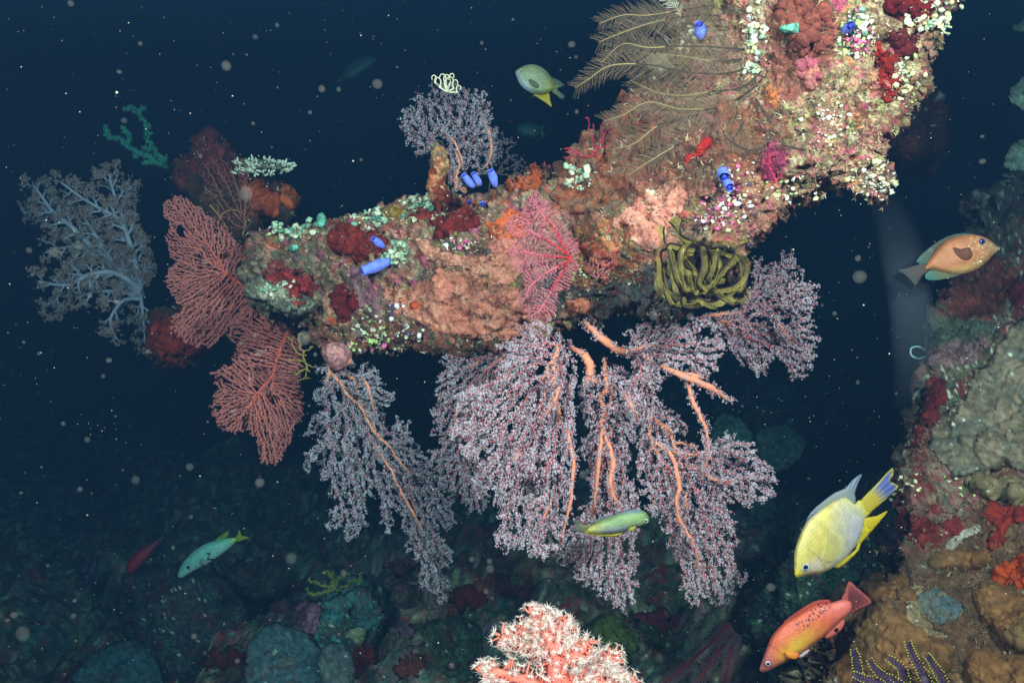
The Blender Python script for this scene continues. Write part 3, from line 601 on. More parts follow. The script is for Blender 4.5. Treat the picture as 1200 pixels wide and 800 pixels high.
def soft_coral(name, label, root, polys, d0, sp=3.3, step=1.9, seed=1, stems=(), r0=0.00040, tw=None, pol=None, psize=0.0020, dens=1.15, relief=0.02, tilt=(0, 0), group='hanging soft corals under the reef arm', stem_from=90, layers=1, cat='soft coral', rexp=0.33, seeds=None):
    rp = P(root[0], root[1], d0); t = thing(name, label, cat, rp, group)
    tw = tw or M_TWIG; pol = pol or M_POLYP
    TV = []; SV = []; PC = []; PD = []; PS = []
    r_ = np.random.default_rng(seed+50)
    for li in range(layers):
        for pi, poly in enumerate(polys):
            N, par, tips = grow(root if not isinstance(root, list) else root[pi], poly, sp, step, seed+pi*17+li*101, seeds=(seeds if pi == 0 else None))
            dd = lift(N, par, d0+li*0.028+(pi % 3)*0.008, relief, seed+pi+li*5, tilt)
            W3 = P(N[:, 0], N[:, 1], dd); rad = r0*tips**rexp
            i = np.arange(1, len(N)); p = par[1:]
            big = tips[1:] >= stem_from
            rb = rad[i]; ra = np.minimum(rad[p], rad[i]*1.35)
            for msk, acc, k in ((big, SV, 6), (~big, TV, 4)):
                if msk.any(): acc.append(tubes(W3[p][msk], W3[i][msk], ra[msk], rb[msk], k))
            # polyps round every twig
            L = np.linalg.norm(W3[i]-W3[p], axis=1); cnt = r_.poisson(np.where(big, 1.6, 2.3)*dens, len(i))
            e = np.repeat(np.arange(len(i)), cnt); tt = r_.uniform(0, 1, len(e))[:, None]
            c = W3[p][e]*(1-tt)+W3[i][e]*tt; dr = r_.normal(0, 1, (len(e), 3)); dr /= np.linalg.norm(dr, axis=1, keepdims=True)
            ax_ = (W3[i]-W3[p])[e]; ax_ /= np.linalg.norm(ax_, axis=1, keepdims=True)+1e-9
            dr = dr-0.6*ax_*np.sum(dr*ax_, 1, keepdims=True); dr /= np.linalg.norm(dr, axis=1, keepdims=True)
            c = c+dr*(rb[e][:, None]+r_.uniform(0.0004, 0.0026, (len(e), 1)))
            PC.append(c); PD.append(dr); PS.append(psize*r_.uniform(0.45, 1.25, len(e)))
    for V, F in SV: adopt(mesh_obj('stem', V, F, M_STEM), t)
    if TV:
        V, F = merge(TV); adopt(mesh_obj('branches', V, F, tw), t)['kind'] = 'stuff'
    PC = np.vstack(PC); V, F = polyps(PC, np.vstack(PD), np.concatenate(PS), 5, seed=seed)
    adopt(mesh_obj('polyps', V, F, pol, smooth=False), t)['kind'] = 'stuff'
    for s_ in stems:
        pth = smooth_path([(a[0], a[1]) for a in s_], 6); rr = np.interp(np.linspace(0, 1, len(pth)), np.linspace(0, 1, len(s_)), [a[2] for a in s_])
        tq = np.linspace(0, 1, len(pth)); dpt = d0+0.006-0.026*np.sin(np.pi*tq)**0.6; rr = rr*0.64*(0.45+0.55*np.sin(np.pi*np.clip(tq*1.0, 0.02, .98))**0.5)
        w3 = P(pth[:, 0], pth[:, 1], dpt)+r_.normal(0, 0.0006, (len(pth), 3))
        V, F, Tn = path_tube(w3, rr*0.001*d0*(1+0.05*r_.standard_normal(len(pth))), 9)
        adopt(mesh_obj('stem', V, (F, Tn), M_STEM), t)
        m_ = len(w3)*5; ii = r_.integers(0, len(w3), m_); dr = r_.normal(0, 1, (m_, 3)); dr /= np.linalg.norm(dr, axis=1, keepdims=True)
        bs = w3[ii]+r_.normal(0, .0012, (m_, 3)); ln = r_.uniform(.002, .009, (m_, 1)); V, F = tubes(bs, bs+dr*ln, np.full(m_, .0006), np.full(m_, .0004), 4)
        adopt(mesh_obj('side_twigs', V, F, tw), t)['kind'] = 'stuff'
        c_ = np.repeat(bs, 4, 0)+np.repeat(dr*ln, 4, 0)*r_.uniform(.35, 1.1, (m_*4, 1))+r_.normal(0, .0011, (m_*4, 3)); V, F = polyps(c_, np.repeat(dr, 4, 0)+r_.normal(0, .3, (m_*4, 3)), np.full(m_*4, psize*.8), 5, seed=seed)
        adopt(mesh_obj('polyps', V, F, pol, smooth=False), t)['kind'] = 'stuff'
    return t

A_ = [(630, 372), (655, 392), (668, 420), (674, 470), (676, 520), (672, 560), (664, 600), (652, 640), (640, 656), (624, 648), (612, 642), (592, 648), (582, 626), (584, 600), (574, 576), (560, 582), (557, 562), (562, 545), (548, 537), (544, 516), (529, 511), (528, 500), (546, 492), (539, 478), (531, 466), (545, 455), (570, 450), (576, 440), (590, 430), (590, 412), (584, 400), (606, 395), (605, 380)]
soft_coral('soft_coral', 'dense white and crimson soft coral hanging at the centre, the brightest one', (655, 405), [A_], 1.06, seed=3, dens=1.25, relief=0.03, layers=2, stems=[[(656, 432, 3.5), (640, 452, 3)], [(657, 448, 3.2), (650, 470, 3), (632, 492, 2.6)], [(664, 500, 3.2), (672, 545, 3.2), (668, 590, 3), (655, 640, 2)], [(612, 530, 3), (598, 542, 2.6)], [(648, 585, 2.5), (632, 615, 2)]])
B_ = [(520, 415), (560, 408), (600, 405), (604, 440), (570, 470), (556, 500), (565, 540), (572, 580), (556, 602), (546, 586), (530, 575), (520, 560), (504, 545), (500, 526), (515, 520), (508, 500), (504, 482), (515, 470), (506, 456), (520, 440)]
soft_coral('soft_coral', 'dimmer grey soft coral hanging behind and left of the bright central one', (592, 412), [B_], 1.2, seed=5, pol=M_POLYP_B, dens=1.1, layers=2, stems=[[(540, 470, 2.6), (530, 500, 2)], [(562, 424, 2.6), (548, 432, 2)]])
C_ = [(372, 430), (398, 424), (414, 440), (428, 424), (442, 436), (448, 458), (464, 460), (456, 474), (446, 480), (470, 492), (486, 504), (500, 538), (520, 560), (535, 600), (531, 626), (514, 620), (524, 640), (531, 660), (518, 668), (526, 690), (520, 708), (506, 694), (491, 690), (490, 664), (480, 640), (474, 612), (462, 598), (456, 622), (446, 600), (440, 576), (430, 588), (422, 618), (406, 634), (400, 618), (388, 620), (382, 604), (396, 590), (382, 578), (396, 560), (380, 562), (378, 545), (360, 550), (356, 536), (370, 518), (358, 508), (374, 500), (360, 492), (384, 478), (370, 470), (366, 456), (382, 450)]
soft_coral('soft_coral', 'long blue grey soft coral hanging from a pink base left of centre', (404, 420), [C_], 1.3, seed=7, pol=M_POLYP_B, tw=M_TWIG_D, dens=1.2, layers=2, psize=0.0021, r0=0.0004, stems=[[(404, 412, 8), (412, 428, 5)], [(422, 438, 2.6), (432, 455, 3), (440, 490, 1.6)], [(436, 515, 1.8), (455, 545, 2), (475, 585, 2.4), (500, 630, 2)]])
sponge_, _v = rock('pink_sponge', 'soft pink sponge bag from which the blue grey soft coral hangs', 'sponge', [(376, 408), (388, 400), (402, 402), (412, 414), (404, 430), (394, 434), (384, 424)], 1.28, 0.02, [(205, 140, 135), (195, 130, 128)], step=1.5, edge=1, amp=0.4, seed=111, m=M_SPONGE, dots=0)
D1 = [(690, 452), (712, 430), (736, 438), (746, 470), (742, 510), (735, 540), (745, 570), (752, 600), (748, 640), (750, 680), (742, 700), (728, 718), (714, 700), (696, 690), (680, 682), (668, 665), (650, 650), (660, 625), (680, 600), (695, 580), (688, 545), (680, 520), (690, 500), (680, 475)]
soft_coral('soft_coral', 'white soft coral column with two orange stems hanging behind the olive damselfish', (708, 420), [D1], 1.12, seed=9, dens=1.1, layers=2, stems=[[(668, 405, 5), (686, 418, 8), (692, 434, 8), (688, 446, 5), (683, 458, 3)], [(690, 440, 5), (700, 450, 3)], [(706, 500, 3.5), (702, 540, 4), (694, 606, 3)], [(707, 502, 4), (718, 540, 5), (716, 572, 4.5), (732, 604, 3)]])
D2 = [(736, 396), (760, 376), (800, 366), (832, 372), (850, 395), (844, 420), (830, 440), (800, 428), (780, 440), (772, 470), (756, 502), (740, 492), (726, 460), (742, 430)]
soft_coral('soft_coral', 'white soft coral with a thick bare orange limb under the feather star', (742, 412), [D2], 1.1, seed=11, dens=1.1, layers=2, stems=[[(684, 376, 5), (698, 390, 6), (716, 405, 8), (734, 415, 8)], [(734, 414, 4), (750, 408, 2.5), (768, 404, 2)], [(752, 412, 3), (765, 426, 3)], [(775, 428, 6), (800, 440, 7), (828, 452, 6), (856, 468, 5)], [(800, 438, 5), (826, 443, 4)], [(802, 440, 4), (812, 470, 4.5), (826, 498, 3), (830, 530, 2), (824, 556, 1.5)], [(732, 460, 3.5), (740, 476, 4), (749, 494, 2.5)]])
D3 = [(750, 480), (766, 470), (790, 480), (802, 500), (790, 515), (820, 520), (850, 510), (876, 518), (892, 535), (911, 560), (902, 585), (876, 592), (852, 595), (864, 622), (862, 650), (871, 680), (856, 690), (852, 712), (830, 700), (815, 714), (800, 690), (798, 665), (788, 640), (778, 620), (764, 600), (750, 575), (744, 540)]
soft_coral('soft_coral', 'widest white soft coral with forked orange stems at the lower right', (764, 490), [D3], 1.13, seed=13, dens=1.1, layers=2, stems=[[(763, 516, 4), (784, 530, 4), (795, 560, 4.5), (794, 600, 3.5), (812, 636, 3.5), (822, 672, 2)], [(784, 528, 3), (822, 536, 2)], [(800, 546, 2.5), (820, 548, 3), (834, 560, 3), (856, 566, 1.6)], [(803, 575, 2.5), (804, 600, 2)]])
E_ = [(885, 300), (900, 316), (925, 290), (936, 310), (945, 326), (963, 350), (950, 366), (963, 400), (956, 420), (938, 446), (920, 430), (905, 426), (890, 441), (870, 426), (858, 412), (832, 396), (845, 376), (868, 360), (880, 330)]
soft_coral('soft_coral', 'white soft coral spreading right of the yellow feather star', (842, 376), [E_], 1.18, seed=15, dens=1.1, layers=2, stems=[[(818, 372, 3), (845, 368, 4), (870, 366, 2)], [(906, 372, 2), (918, 386, 2.6), (926, 402, 1.5)]])
F_ = [(469, 128), (488, 112), (504, 116), (505, 98), (530, 96), (552, 108), (566, 104), (576, 130), (584, 150), (578, 185), (562, 205), (545, 200), (536, 222), (520, 192), (506, 176), (490, 182), (474, 160)]
soft_coral('soft_coral', 'blue grey soft coral standing on the crest under the small white feather star', (545, 226), [F_], 1.32, seed=17, dens=0.95, layers=2, pol=M_POLYP_B, tw=M_TWIG_D, group='soft corals standing on the crest', stems=[[(566, 200, 2.4), (576, 180, 2.4), (573, 155, 2), (562, 130, 1.4)], [(532, 226, 2.4), (538, 210, 2)], [(545, 205, 1.6), (535, 170, 1.6), (515, 150, 1.2)]])
G_ = [(580, 152), (600, 160), (612, 180), (622, 197), (604, 207), (574, 204)]
soft_coral('soft_coral', 'dark blue grey soft coral low behind the blue tunicates', (572, 206), [G_], 1.5, seed=19, dens=0.9, pol=M_POLYP_B, tw=M_TWIG_D, group='soft corals standing on the crest')

# ------------------------------------------------------------------ gorgonian fans (fine red nets)
def fan(label, root, poly, d0, colm, sp=2.7, step=1.8, seed=1, r0=0.00042, tilt=(0, 0), relief=0.025, fuzz=None, fd=1.0, seeds=None, group='red gorgonian fans', name='gorgonian_fan', rexp=0.30, layers=1, fs=0.0016, jj=0.3):
    t = thing(name, label, 'sea fan', P(root[0], root[1], d0), group); TV = []; HV = []; FC = []; FD = []
    r_ = np.random.default_rng(seed)
    for li in range(layers):
        N, par, tips = grow(root, poly, sp, step, seed+li*31, infl=4.2, kill=0.75, jit_=jj, seeds=seeds)
        dd = lift(N, par, d0+0.02*li, relief, seed+li, tilt); W3 = P(N[:, 0], N[:, 1], dd); rad = r0*tips**rexp
        i = np.arange(1, len(N)); p = par[1:]; big = tips[1:] > 60
        TV.append(tubes(W3[p][~big], W3[i][~big], np.minimum(rad[p], rad[i]*1.3)[~big], rad[i][~big], 4))
        if big.any(): HV.append(tubes(W3[p][big], W3[i][big], np.minimum(rad[p], rad[i]*1.3)[big], rad[i][big], 6))
        if fuzz:
            cnt = r_.poisson(1.6*fd, len(i)); e = np.repeat(np.arange(len(i)), cnt); tt = r_.uniform(0, 1, (len(e), 1))
            dr = r_.normal(0, 1, (len(e), 3)); dr /= np.linalg.norm(dr, axis=1, keepdims=True)
            FC.append(W3[p][e]*(1-tt)+W3[i][e]*tt+dr*rad[i][e][:, None]*0.7); FD.append(dr)
    V, F = merge(TV); adopt(mesh_obj('branches', V, F, colm[0]), t)['kind'] = 'stuff'
    for V, F in HV: adopt(mesh_obj('stem', V, F, colm[1]), t)
    if fuzz:
        c = np.vstack(FC); V, F = polyps(c, np.vstack(FD), np.full(len(c), fs)*d0, 3, spread=0.6, wid=0.14, seed=seed)
        adopt(mesh_obj('polyps', V, F, fuzz, smooth=False), t)['kind'] = 'stuff'
    return t
M_FR = mat('fan_rose', (240, 128, 104), rough=0.6, var=0.2, vscale=40); M_FRS = mat('fan_rose_stem', (228, 96, 68), rough=0.6, var=0.15, vscale=40)
M_FZ = mat('fan_mauve_fuzz', (222, 144, 138), rough=0.7, trans=0.3)
M_FC = mat('fan_crimson', (206, 98, 108), rough=0.6, var=0.2, vscale=40); M_FCS = mat('fan_crimson_stem', (190, 34, 34), rough=0.6)
M_FP = mat('fan_pink_fuzz', (214, 146, 158), rough=0.7, trans=0.3)
M_FM = mat('fan_magenta', (176, 48, 78), rough=0.6, var=0.2, vscale=40)
M_FB = mat('fan_brown', (138, 84, 70), rough=0.7, var=0.2, vscale=40)
H1 = [(196, 236), (214, 230), (238, 248), (264, 268), (288, 298), (296, 320), (302, 345), (290, 368), (270, 376), (262, 392), (236, 408), (214, 396), (200, 376), (214, 362), (202, 344), (194, 322), (206, 304), (192, 287), (200, 266), (190, 250)]
fan('large rose red gorgonian fan at the left, the upper of the left pair', (304, 350), H1, 1.5, (M_FR, M_FRS), seed=21, fuzz=M_FZ, sp=1.85, step=1.6, layers=2, jj=0.2, r0=.00034, fd=2.6, fs=.0019, seeds=[[(302, 350), (284, 335), (262, 318)]])
H2 = [(302, 352), (330, 370), (346, 390), (357, 420), (352, 450), (356, 480), (346, 500), (340, 520), (320, 546), (305, 535), (302, 512), (280, 506), (256, 500), (246, 476), (256, 456), (246, 436), (270, 425), (276, 405), (266, 386)]
fan('ragged orange red gorgonian fan hanging at the left, the lower of the left pair', (346, 374), H2, 1.44, (M_FR, M_FRS), seed=23, fuzz=M_FZ, sp=1.85, step=1.6, layers=2, jj=0.2, r0=.00034, fd=2.6, fs=.0019, seeds=[[(344, 378), (332, 400), (322, 430), (318, 455)], [(320, 440), (300, 462)]])
I_ = [(624, 222), (640, 235), (656, 254), (672, 275), (680, 300), (672, 330), (656, 346), (649, 366), (632, 381), (612, 366), (608, 346), (616, 330), (600, 312), (591, 292), (605, 282), (592, 266), (604, 250), (615, 240)]
fan('crimson gorgonian fan spread flat on the middle of the reef arm', (668, 302), I_, 0.985, (M_FC, M_FCS), seed=25, fuzz=M_FP, relief=0.006, fd=2.0, fs=.0016, sp=1.9, step=1.6, layers=2, r0=0.00032, jj=0.2, seeds=[[(668, 302), (650, 270), (630, 245)], [(668, 302), (640, 300), (615, 295)], [(668, 304), (650, 335), (632, 365)], [(668, 300), (646, 285), (620, 270)], [(668, 304), (640, 320), (622, 335)]])
J_ = [(690, 134), (700, 145), (716, 136), (722, 150), (712, 168), (698, 184), (672, 190), (658, 186), (664, 172), (678, 168), (684, 150)]
fan('small magenta gorgonian on the crest left of the feathery hydroids', (694, 182), J_, 1.05, (M_FM, M_FM), seed=27, sp=3.6, step=2.0, r0=0.0006, fuzz=M_FM, fd=0.8)
K_ = [(238, 196), (252, 182), (268, 190), (280, 184), (292, 200), (300, 230), (300, 262), (280, 270), (258, 258), (244, 230)]
fan('brown brush like gorgonian on the left reef head', (286, 268), K_, 1.48, (M_FB, M_FB), seed=29, sp=2.6, step=1.9, r0=0.0004, jj=0.15, fuzz=M_FB, fd=0.6)
fan('thin magenta gorgonian strip right of the dark hydroid stems', (908, 214), [(886, 128), (892, 128), (896, 150), (914, 176), (918, 206), (905, 214), (892, 190), (888, 160)], 0.955, (M_FM, M_FM), seed=31, sp=4.6, step=2.2, r0=0.0007, fuzz=M_FM, fd=0.7)
fan('small rose gorgonian tuft right of the central red fan', (700, 326), [(688, 306), (700, 300), (716, 304), (720, 318), (704, 328), (690, 322)], 1.02, (M_FC, M_FCS), seed=33, sp=2.4, step=1.8, r0=0.0003, fuzz=M_FP)
M_YB = mat('olive_hydroid', (150, 130, 62), rough=0.7, var=0.2)
fan('olive yellow bushy hydroid beside the lower left red fan', (360, 428), [(336, 396), (346, 390), (356, 396), (366, 410), (372, 425), (360, 446), (350, 448), (342, 430), (334, 412)], 1.34, (M_YB, M_YB), seed=35, sp=4, step=2, r0=0.0009, fuzz=M_YB, group='bushy hydroids')
M_GT = mat('green_hydroid', (70, 150, 128), rough=0.7, var=0.3)
fan('faint green hydroid sprig drifting at the upper left, longer one', (196, 196), [(122, 148), (134, 150), (160, 168), (186, 186), (196, 198), (176, 196), (150, 178), (128, 162)], 2.1, (M_GT, M_GT), seed=37, sp=5.5, step=2.6, r0=0.0003, fuzz=M_GT, group='faint green hydroids', fs=0.006, fd=3)
fan('faint green hydroid sprig drifting at the upper left, upper one', (190, 190), [(146, 118), (156, 122), (178, 150), (184, 176), (172, 170), (158, 150), (148, 138)], 2.2, (M_GT, M_GT), seed=39, sp=6.5, step=2.8, r0=0.0003, fuzz=M_GT, group='faint green hydroids', fs=0.006, fd=3)
M_YH = mat('yellow_hydroid', (130, 136, 60), rough=0.7)
fan('yellow green feathery tuft on the teal boulder', (392, 690), [(356, 690), (364, 676), (384, 668), (404, 668), (424, 672), (420, 684), (400, 690), (372, 698)], 1.72, (M_YH, M_YH), seed=41, sp=6, step=2.8, r0=0.0012, fuzz=M_YH, fs=.005, group='bushy hydroids')

# ------------------------------------------------------------------ pale blue fleshy soft coral at the far left
def fleshy(label, mains, d0, seed, ms, mp, root, name='soft_coral', lvl=3, psz=0.006, gap=9, group='fleshy soft corals', blen=(22, 34), nt=6, r_tip=1.1):
    r_ = np.random.default_rng(seed); t = thing(name, label, 'soft coral', P(root[0], root[1], d0), group)
    segs = []; tipsL = []
    def br(p, ang, L, rad, lv, dz, zs):
        n = max(3, int(L/4)); pts = [np.array([p[0], p[1], dz])]; a = ang
        for k in range(n):
            a += r_.normal(0, 0.10); q_ = pts[-1]+np.array([math.cos(a)*L/n, math.sin(a)*L/n, zs*L/n*0.0012]); pts.append(q_)
        finish(pts, rad, lv, a)
    def finish(pts, rad, lv, a_end):
        pts = np.array(pts); m = len(pts); rr = np.linspace(rad, max(rad*0.35, r_tip*0.8), m)
        segs.append((pts, rr))
        Lt = np.linalg.norm(np.diff(pts[:, :2], axis=0), axis=1).sum()
        if lv == 0: tipsL.append(pts[-1]); tipsL.append(pts[-2]); tipsL.append(pts[-3]); tipsL.append(pts[-1]*1.0+np.array([1.5, 1, 0])); return
        s = gap*0.8; side = 1
        while s < Lt:
            f = s/Lt*(m-1); i = min(int(f), m-2); b = pts[i]+(pts[i+1]-pts[i])*(f-i)
            an = math.atan2(*(pts[i+1]-pts[i])[[1, 0]])+side*r_.uniform(0.5, 1.15); side = -side
            br(b, an, r_.uniform(*blen)*(0.5**(3-lv))*(1.15-0.5*s/Lt), rr[i]*0.68, lv-1, b[2], r_.uniform(-1, 1)*1.5)
            s += gap*(0.62**(3-lv))*r_.uniform(0.7, 1.3)
        tipsL.append(pts[-1])
    for mn in mains:
        pp = smooth_path([(a[0], a[1]) for a in mn], 5); dz = d0+np.linspace(0, r_.uniform(-.08, .08), len(pp))
        finish([np.array([a[0], a[1], z]) for a, z in zip(pp, dz)], mn[0][2], lvl, 0)
        segs[-1] = segs[-1] if True else None
    parts = []; tri = []
    for pts, rr in segs:
        w3 = P(pts[:, 0], pts[:, 1], pts[:, 2])
        parts.append(tubes(w3[:-1], w3[1:], rr[:-1]*0.0006*d0, rr[1:]*0.0006*d0, 6))
    V, F = merge(parts); adopt(mesh_obj('branches', V, F, ms), t)
    T = np.array(tipsL); n = 5; T = np.repeat(T, n, 0)
    c = P(T[:, 0], T[:, 1], T[:, 2])+r_.normal(0, 0.0045, (len(T), 3)); dr = r_.normal(0, 1, (len(T), 3)); dr /= np.linalg.norm(dr, axis=1, keepdims=True)
    V, F = polyps(c, dr, np.full(len(T), psz)*r_.uniform(0.7, 1.2, len(T)), nt, wid=0.13, seed=seed)
    adopt(mesh_obj('polyps', V, F, mp, smooth=False), t)['kind'] = 'stuff'
    return t
M_BL = mat('pale_blue_flesh', (160, 160, 174), rough=0.7, var=0.15, vscale=80, bump=0.4, sss=0.2)
M_BLP = mat('dusky_polyp', (190, 160, 150), rough=0.6, trans=0.3)
fleshy('ghostly pale blue branching soft coral at the far left', [[(165, 345, 9), (140, 318, 8), (108, 290, 8), (80, 262, 6), (55, 246, 4), (28, 250, 3)], [(165, 335, 6), (155, 300, 5), (143, 260, 6), (143, 236, 5), (155, 218, 3)], [(166, 340, 7), (135, 320, 6), (105, 322, 5), (78, 334, 4), (45, 330, 2)], [(167, 346, 6), (140, 342, 5), (110, 342, 3.5), (90, 350, 3)], [(165, 345, 4), (168, 375, 3), (170, 402, 2)], [(166, 335, 6), (152, 285, 5), (140, 258, 4), (120, 246, 4), (96, 232, 3), (72, 214, 2.4)], [(108, 290, 6), (84, 266, 5), (62, 248, 4), (50, 232, 3), (40, 218, 2.4)], [(167, 350, 5), (145, 352, 3.6), (130, 372, 3), (131, 388, 2)], [(140, 316, 6), (118, 296, 5), (98, 290, 4), (76, 290, 3), (54, 296, 2.4)], [(150, 326, 6), (130, 304, 4.4), (112, 276, 3.4), (92, 244, 2.4)], [(105, 322, 5), (78, 330, 4), (62, 350, 2.4), (70, 364, 2)], [(155, 300, 5), (146, 262, 4), (132, 222, 2.6), (128, 204, 2)]], 1.95, 5, M_BL, M_BLP, (165, 350), psz=0.0062, gap=8.5, blen=(13, 22), r_tip=1.2)

# ------------------------------------------------------------------ pale pink polyp coral in the foreground bottom
M_PK = mat('coral_flesh', (246, 132, 112), rough=0.5, bump=0.4, bscale=300, sss=0.3)
M_PW = mat('white_polyp', (250, 234, 224), rough=0.5, trans=0.3)
def pink_coral():
    d0 = 0.86; t = thing('soft_coral', 'bright pink soft coral with starry white polyps at the bottom edge', 'soft coral', P(650, 830, d0), 'foreground soft corals')
    r_ = np.random.default_rng(4)
    limbs = [[(650, 850, 26), (655, 800, 26), (652, 765, 22), (640, 740, 14), (628, 724, 9)], [(652, 775, 15), (625, 758, 11), (600, 750, 7), (588, 745, 5)], [(640, 810, 18), (610, 795, 12), (580, 788, 8), (566, 790, 6)], [(655, 790, 18), (680, 788, 13), (705, 778, 9), (718, 768, 4)], [(655, 770, 16), (662, 745, 12), (658, 728, 6)], [(670, 815, 18), (705, 805, 12), (728, 804, 7), (740, 798, 3)], [(590, 800, 10), (576, 812, 9)], [(650, 745, 12), (640, 726, 9), (622, 720, 5)], [(668, 775, 14), (682, 762, 10), (688, 752, 5)], [(690, 800, 13), (712, 784, 9), (722, 776, 4)], [(640, 760, 12), (622, 742, 8), (612, 736, 4)]]
    C = []; Dn = []
    for li, l in enumerate(limbs):
        pth = smooth_path([(a[0], a[1]) for a in l], 6); rr = np.interp(np.linspace(0, 1, len(pth)), np.linspace(0, 1, len(l)), [a[2] for a in l])*0.001*d0*0.56
        dz = d0+0.01*math.sin(li*2.1)+0*pth[:, 0]
        w3 = P(pth[:, 0], pth[:, 1], dz)
        k = 12; V, F, Tn = path_tube(w3, rr, k); n = fbm(V, 120, 3, 5)*0.0025
        V = V+r_.normal(0, 0.0004, V.shape)+n[:, None]*UP
        adopt(mesh_obj('branch', V, (F, Tn), M_PK), t)
        m = int(34*len(pth)/6*1.0)
        f = r_.uniform(0, len(pth)-1.001, m); i = f.astype(int); a = (f-i)[:, None]
        c = w3[i]*(1-a)+w3[i+1]*a; T = w3[i+1]-w3[i]; T /= np.linalg.norm(T, axis=1, keepdims=True)
        dr = r_.normal(0, 1, (m, 3)); dr -= T*np.sum(dr*T, 1, keepdims=True); dr /= np.linalg.norm(dr, axis=1, keepdims=True)
        C.append(c+dr*(rr[i][:, None]+0.001)); Dn.append(dr)
        tt = np.repeat(w3[-1:], 6, 0); dd = r_.normal(0, 1, (6, 3))+T[-1]*1.0; dd /= np.linalg.norm(dd, axis=1, keepdims=True); C.append(tt+dd*rr[-1]); Dn.append(dd)
    C = np.vstack(C); Dn = np.vstack(Dn)
    A = C; B = C+Dn*r_.uniform(0.003, 0.010, (len(C), 1)); V, F = tubes(A, B, np.full(len(A), .0012), np.full(len(A), .0009), 6)
    adopt(mesh_obj('polyp_stalks', V, F, M_PK), t)['kind'] = 'stuff'
    V, F = polyps(B, Dn, r_.uniform(0.0045, 0.008, len(B)), 8, spread=0.95, wid=0.075, seed=3)
    adopt(mesh_obj('polyps', V, F, M_PW, smooth=False), t)['kind'] = 'stuff'
pink_coral()

# ------------------------------------------------------------------ table coral, white knobs
M_TC = mat('white_table_coral', (205, 212, 190), rough=0.7, bump=0.3)
def table_coral():
    d0 = 1.62; t = thing('table_coral', 'small white finger tipped table coral on the left reef head', 'coral', P(300, 198, d0)); r_ = np.random.default_rng(2)
    o, _ = rock('plate', None, None, [(276, 190), (300, 186), (326, 192), (344, 197), (326, 202), (296, 202), (280, 196)], d0, 0.035, [(150, 150, 125), (130, 128, 105)], step=1.5, edge=0, amp=0.3, seed=3, m=M_PLATE, dots=0); adopt(o, t)
    for k in range(150):
        x = r_.uniform(277, 343); w_ = 9*(1-((x-302)/46)**2)+1; y = 195+r_.uniform(-1, 1)*w_; z = d0+r_.uniform(-0.05, 0.02)
        a = P(x, y+2, z); dr = np.array([(x-305)/40+r_.normal(0, .5), r_.normal(-.5, .4), 0.5]); dr /= np.linalg.norm(dr)
        V, F, Tn = path_tube(np.array([a, a+dr*0.006, a+dr*0.010]), [0.0022, 0.0021, 0.0012], 6); adopt(mesh_obj('branch_tip', V, (F, Tn), M_TC), t)
table_coral()

# ------------------------------------------------------------------ turf: short fuzz and crumbs all over the rock
def turf(name, bvh, n, box, L, cols, seed):
    r_ = np.random.default_rng(seed); A = []; B = []; C = []; k = 0
    lc = [lin(c) for c in cols]
    while k < n:
        x = r_.uniform(box[0], box[2]); y = r_.uniform(box[1], box[3]); h = ray(bvh, x, y); k += 1
        if h is None: continue
        if noise(np.array([[x*.04, y*.04, seed]]), 3)[0] < -0.15: continue
        c = lc[r_.integers(len(lc))]; p = h[0]; nb = r_.integers(2, 5)
        for j in range(nb):
            v = h[1]+r_.normal(0, .55, 3); v /= np.linalg.norm(v); q_ = p+r_.normal(0, .0012, 3)*[1, .3, 1]
            A.append(q_-v*0.001); B.append(q_+v*L*r_.uniform(.3, 1.2)); C.append(c)
    A = np.array(A); B = np.array(B); C = np.repeat(np.array(C), 6, 0)
    rr = r_.uniform(.00035, .0008, len(A)); V, F = tubes(A, B, rr, rr*.6, 3)
    tag(mesh_obj(name, V, F, mat('turf_fuzz', attr=True, rough=.8, spec=.1), col=C, smooth=False), kind='stuff')
TC = [(150, 130, 95), (110, 95, 70), (90, 84, 64), (190, 170, 130), (120, 60, 50), (160, 90, 80), (70, 60, 50), (205, 195, 160)]
turf('algae_turf', ABVH, 9000, (285, 0, 1130, 418), 0.0055, TC, 5)
turf('algae_turf', WBVH, 3500, (940, 230, 1200, 800), 0.006, [(110, 95, 70), (90, 84, 64), (120, 60, 50), (70, 60, 50), (150, 140, 110)], 6)
turf('algae_turf', HBVH, 1400, (172, 156, 353, 426), 0.010, [(110, 70, 60), (80, 64, 54), (90, 50, 46), (120, 100, 80)], 7)
turf('algae_turf', GBVH, 5000, (60, 600, 1100, 800), 0.014, [(80, 100, 80), (60, 76, 66), (90, 60, 56), (110, 120, 90)], 8)
# ------------------------------------------------------------------ tunicates
def lathe(prof, k=12):
    prof = np.array(prof); m = len(prof); an = np.arange(k)*2*np.pi/k
    V = np.stack([prof[:, 0:1]*np.cos(an), prof[:, 0:1]*np.sin(an), np.repeat(prof[:, 1:2], k, 1)], 2).reshape(-1, 3)
    F = [(i*k+j, i*k+(j+1) % k, (i+1)*k+(j+1) % k, (i+1)*k+j) for i in range(m-1) for j in range(k)]
    return V, np.array(F)
def zooid_mesh(kind):
    prof = {'urn': [(0.0, 0), (.5, .05), (.85, .4), (1, .9), (.85, 1.4), (.55, 1.7), (.38, 1.75), (.32, 1.5), (.2, 1.2), (0.0, 1.1)],
            'bead': [(0, -.1), (.6, 0), (.95, .45), (.9, .9), (.55, 1.25), (.2, 1.33), (0, 1.32)],
            'cup': [(0, 0), (.35, .05), (.5, .6), (.8, 1.2), (1.0, 1.5), (.92, 1.56), (.7, 1.3), (.3, .9), (0, .8)]}[kind]
    return lathe(prof, 10)
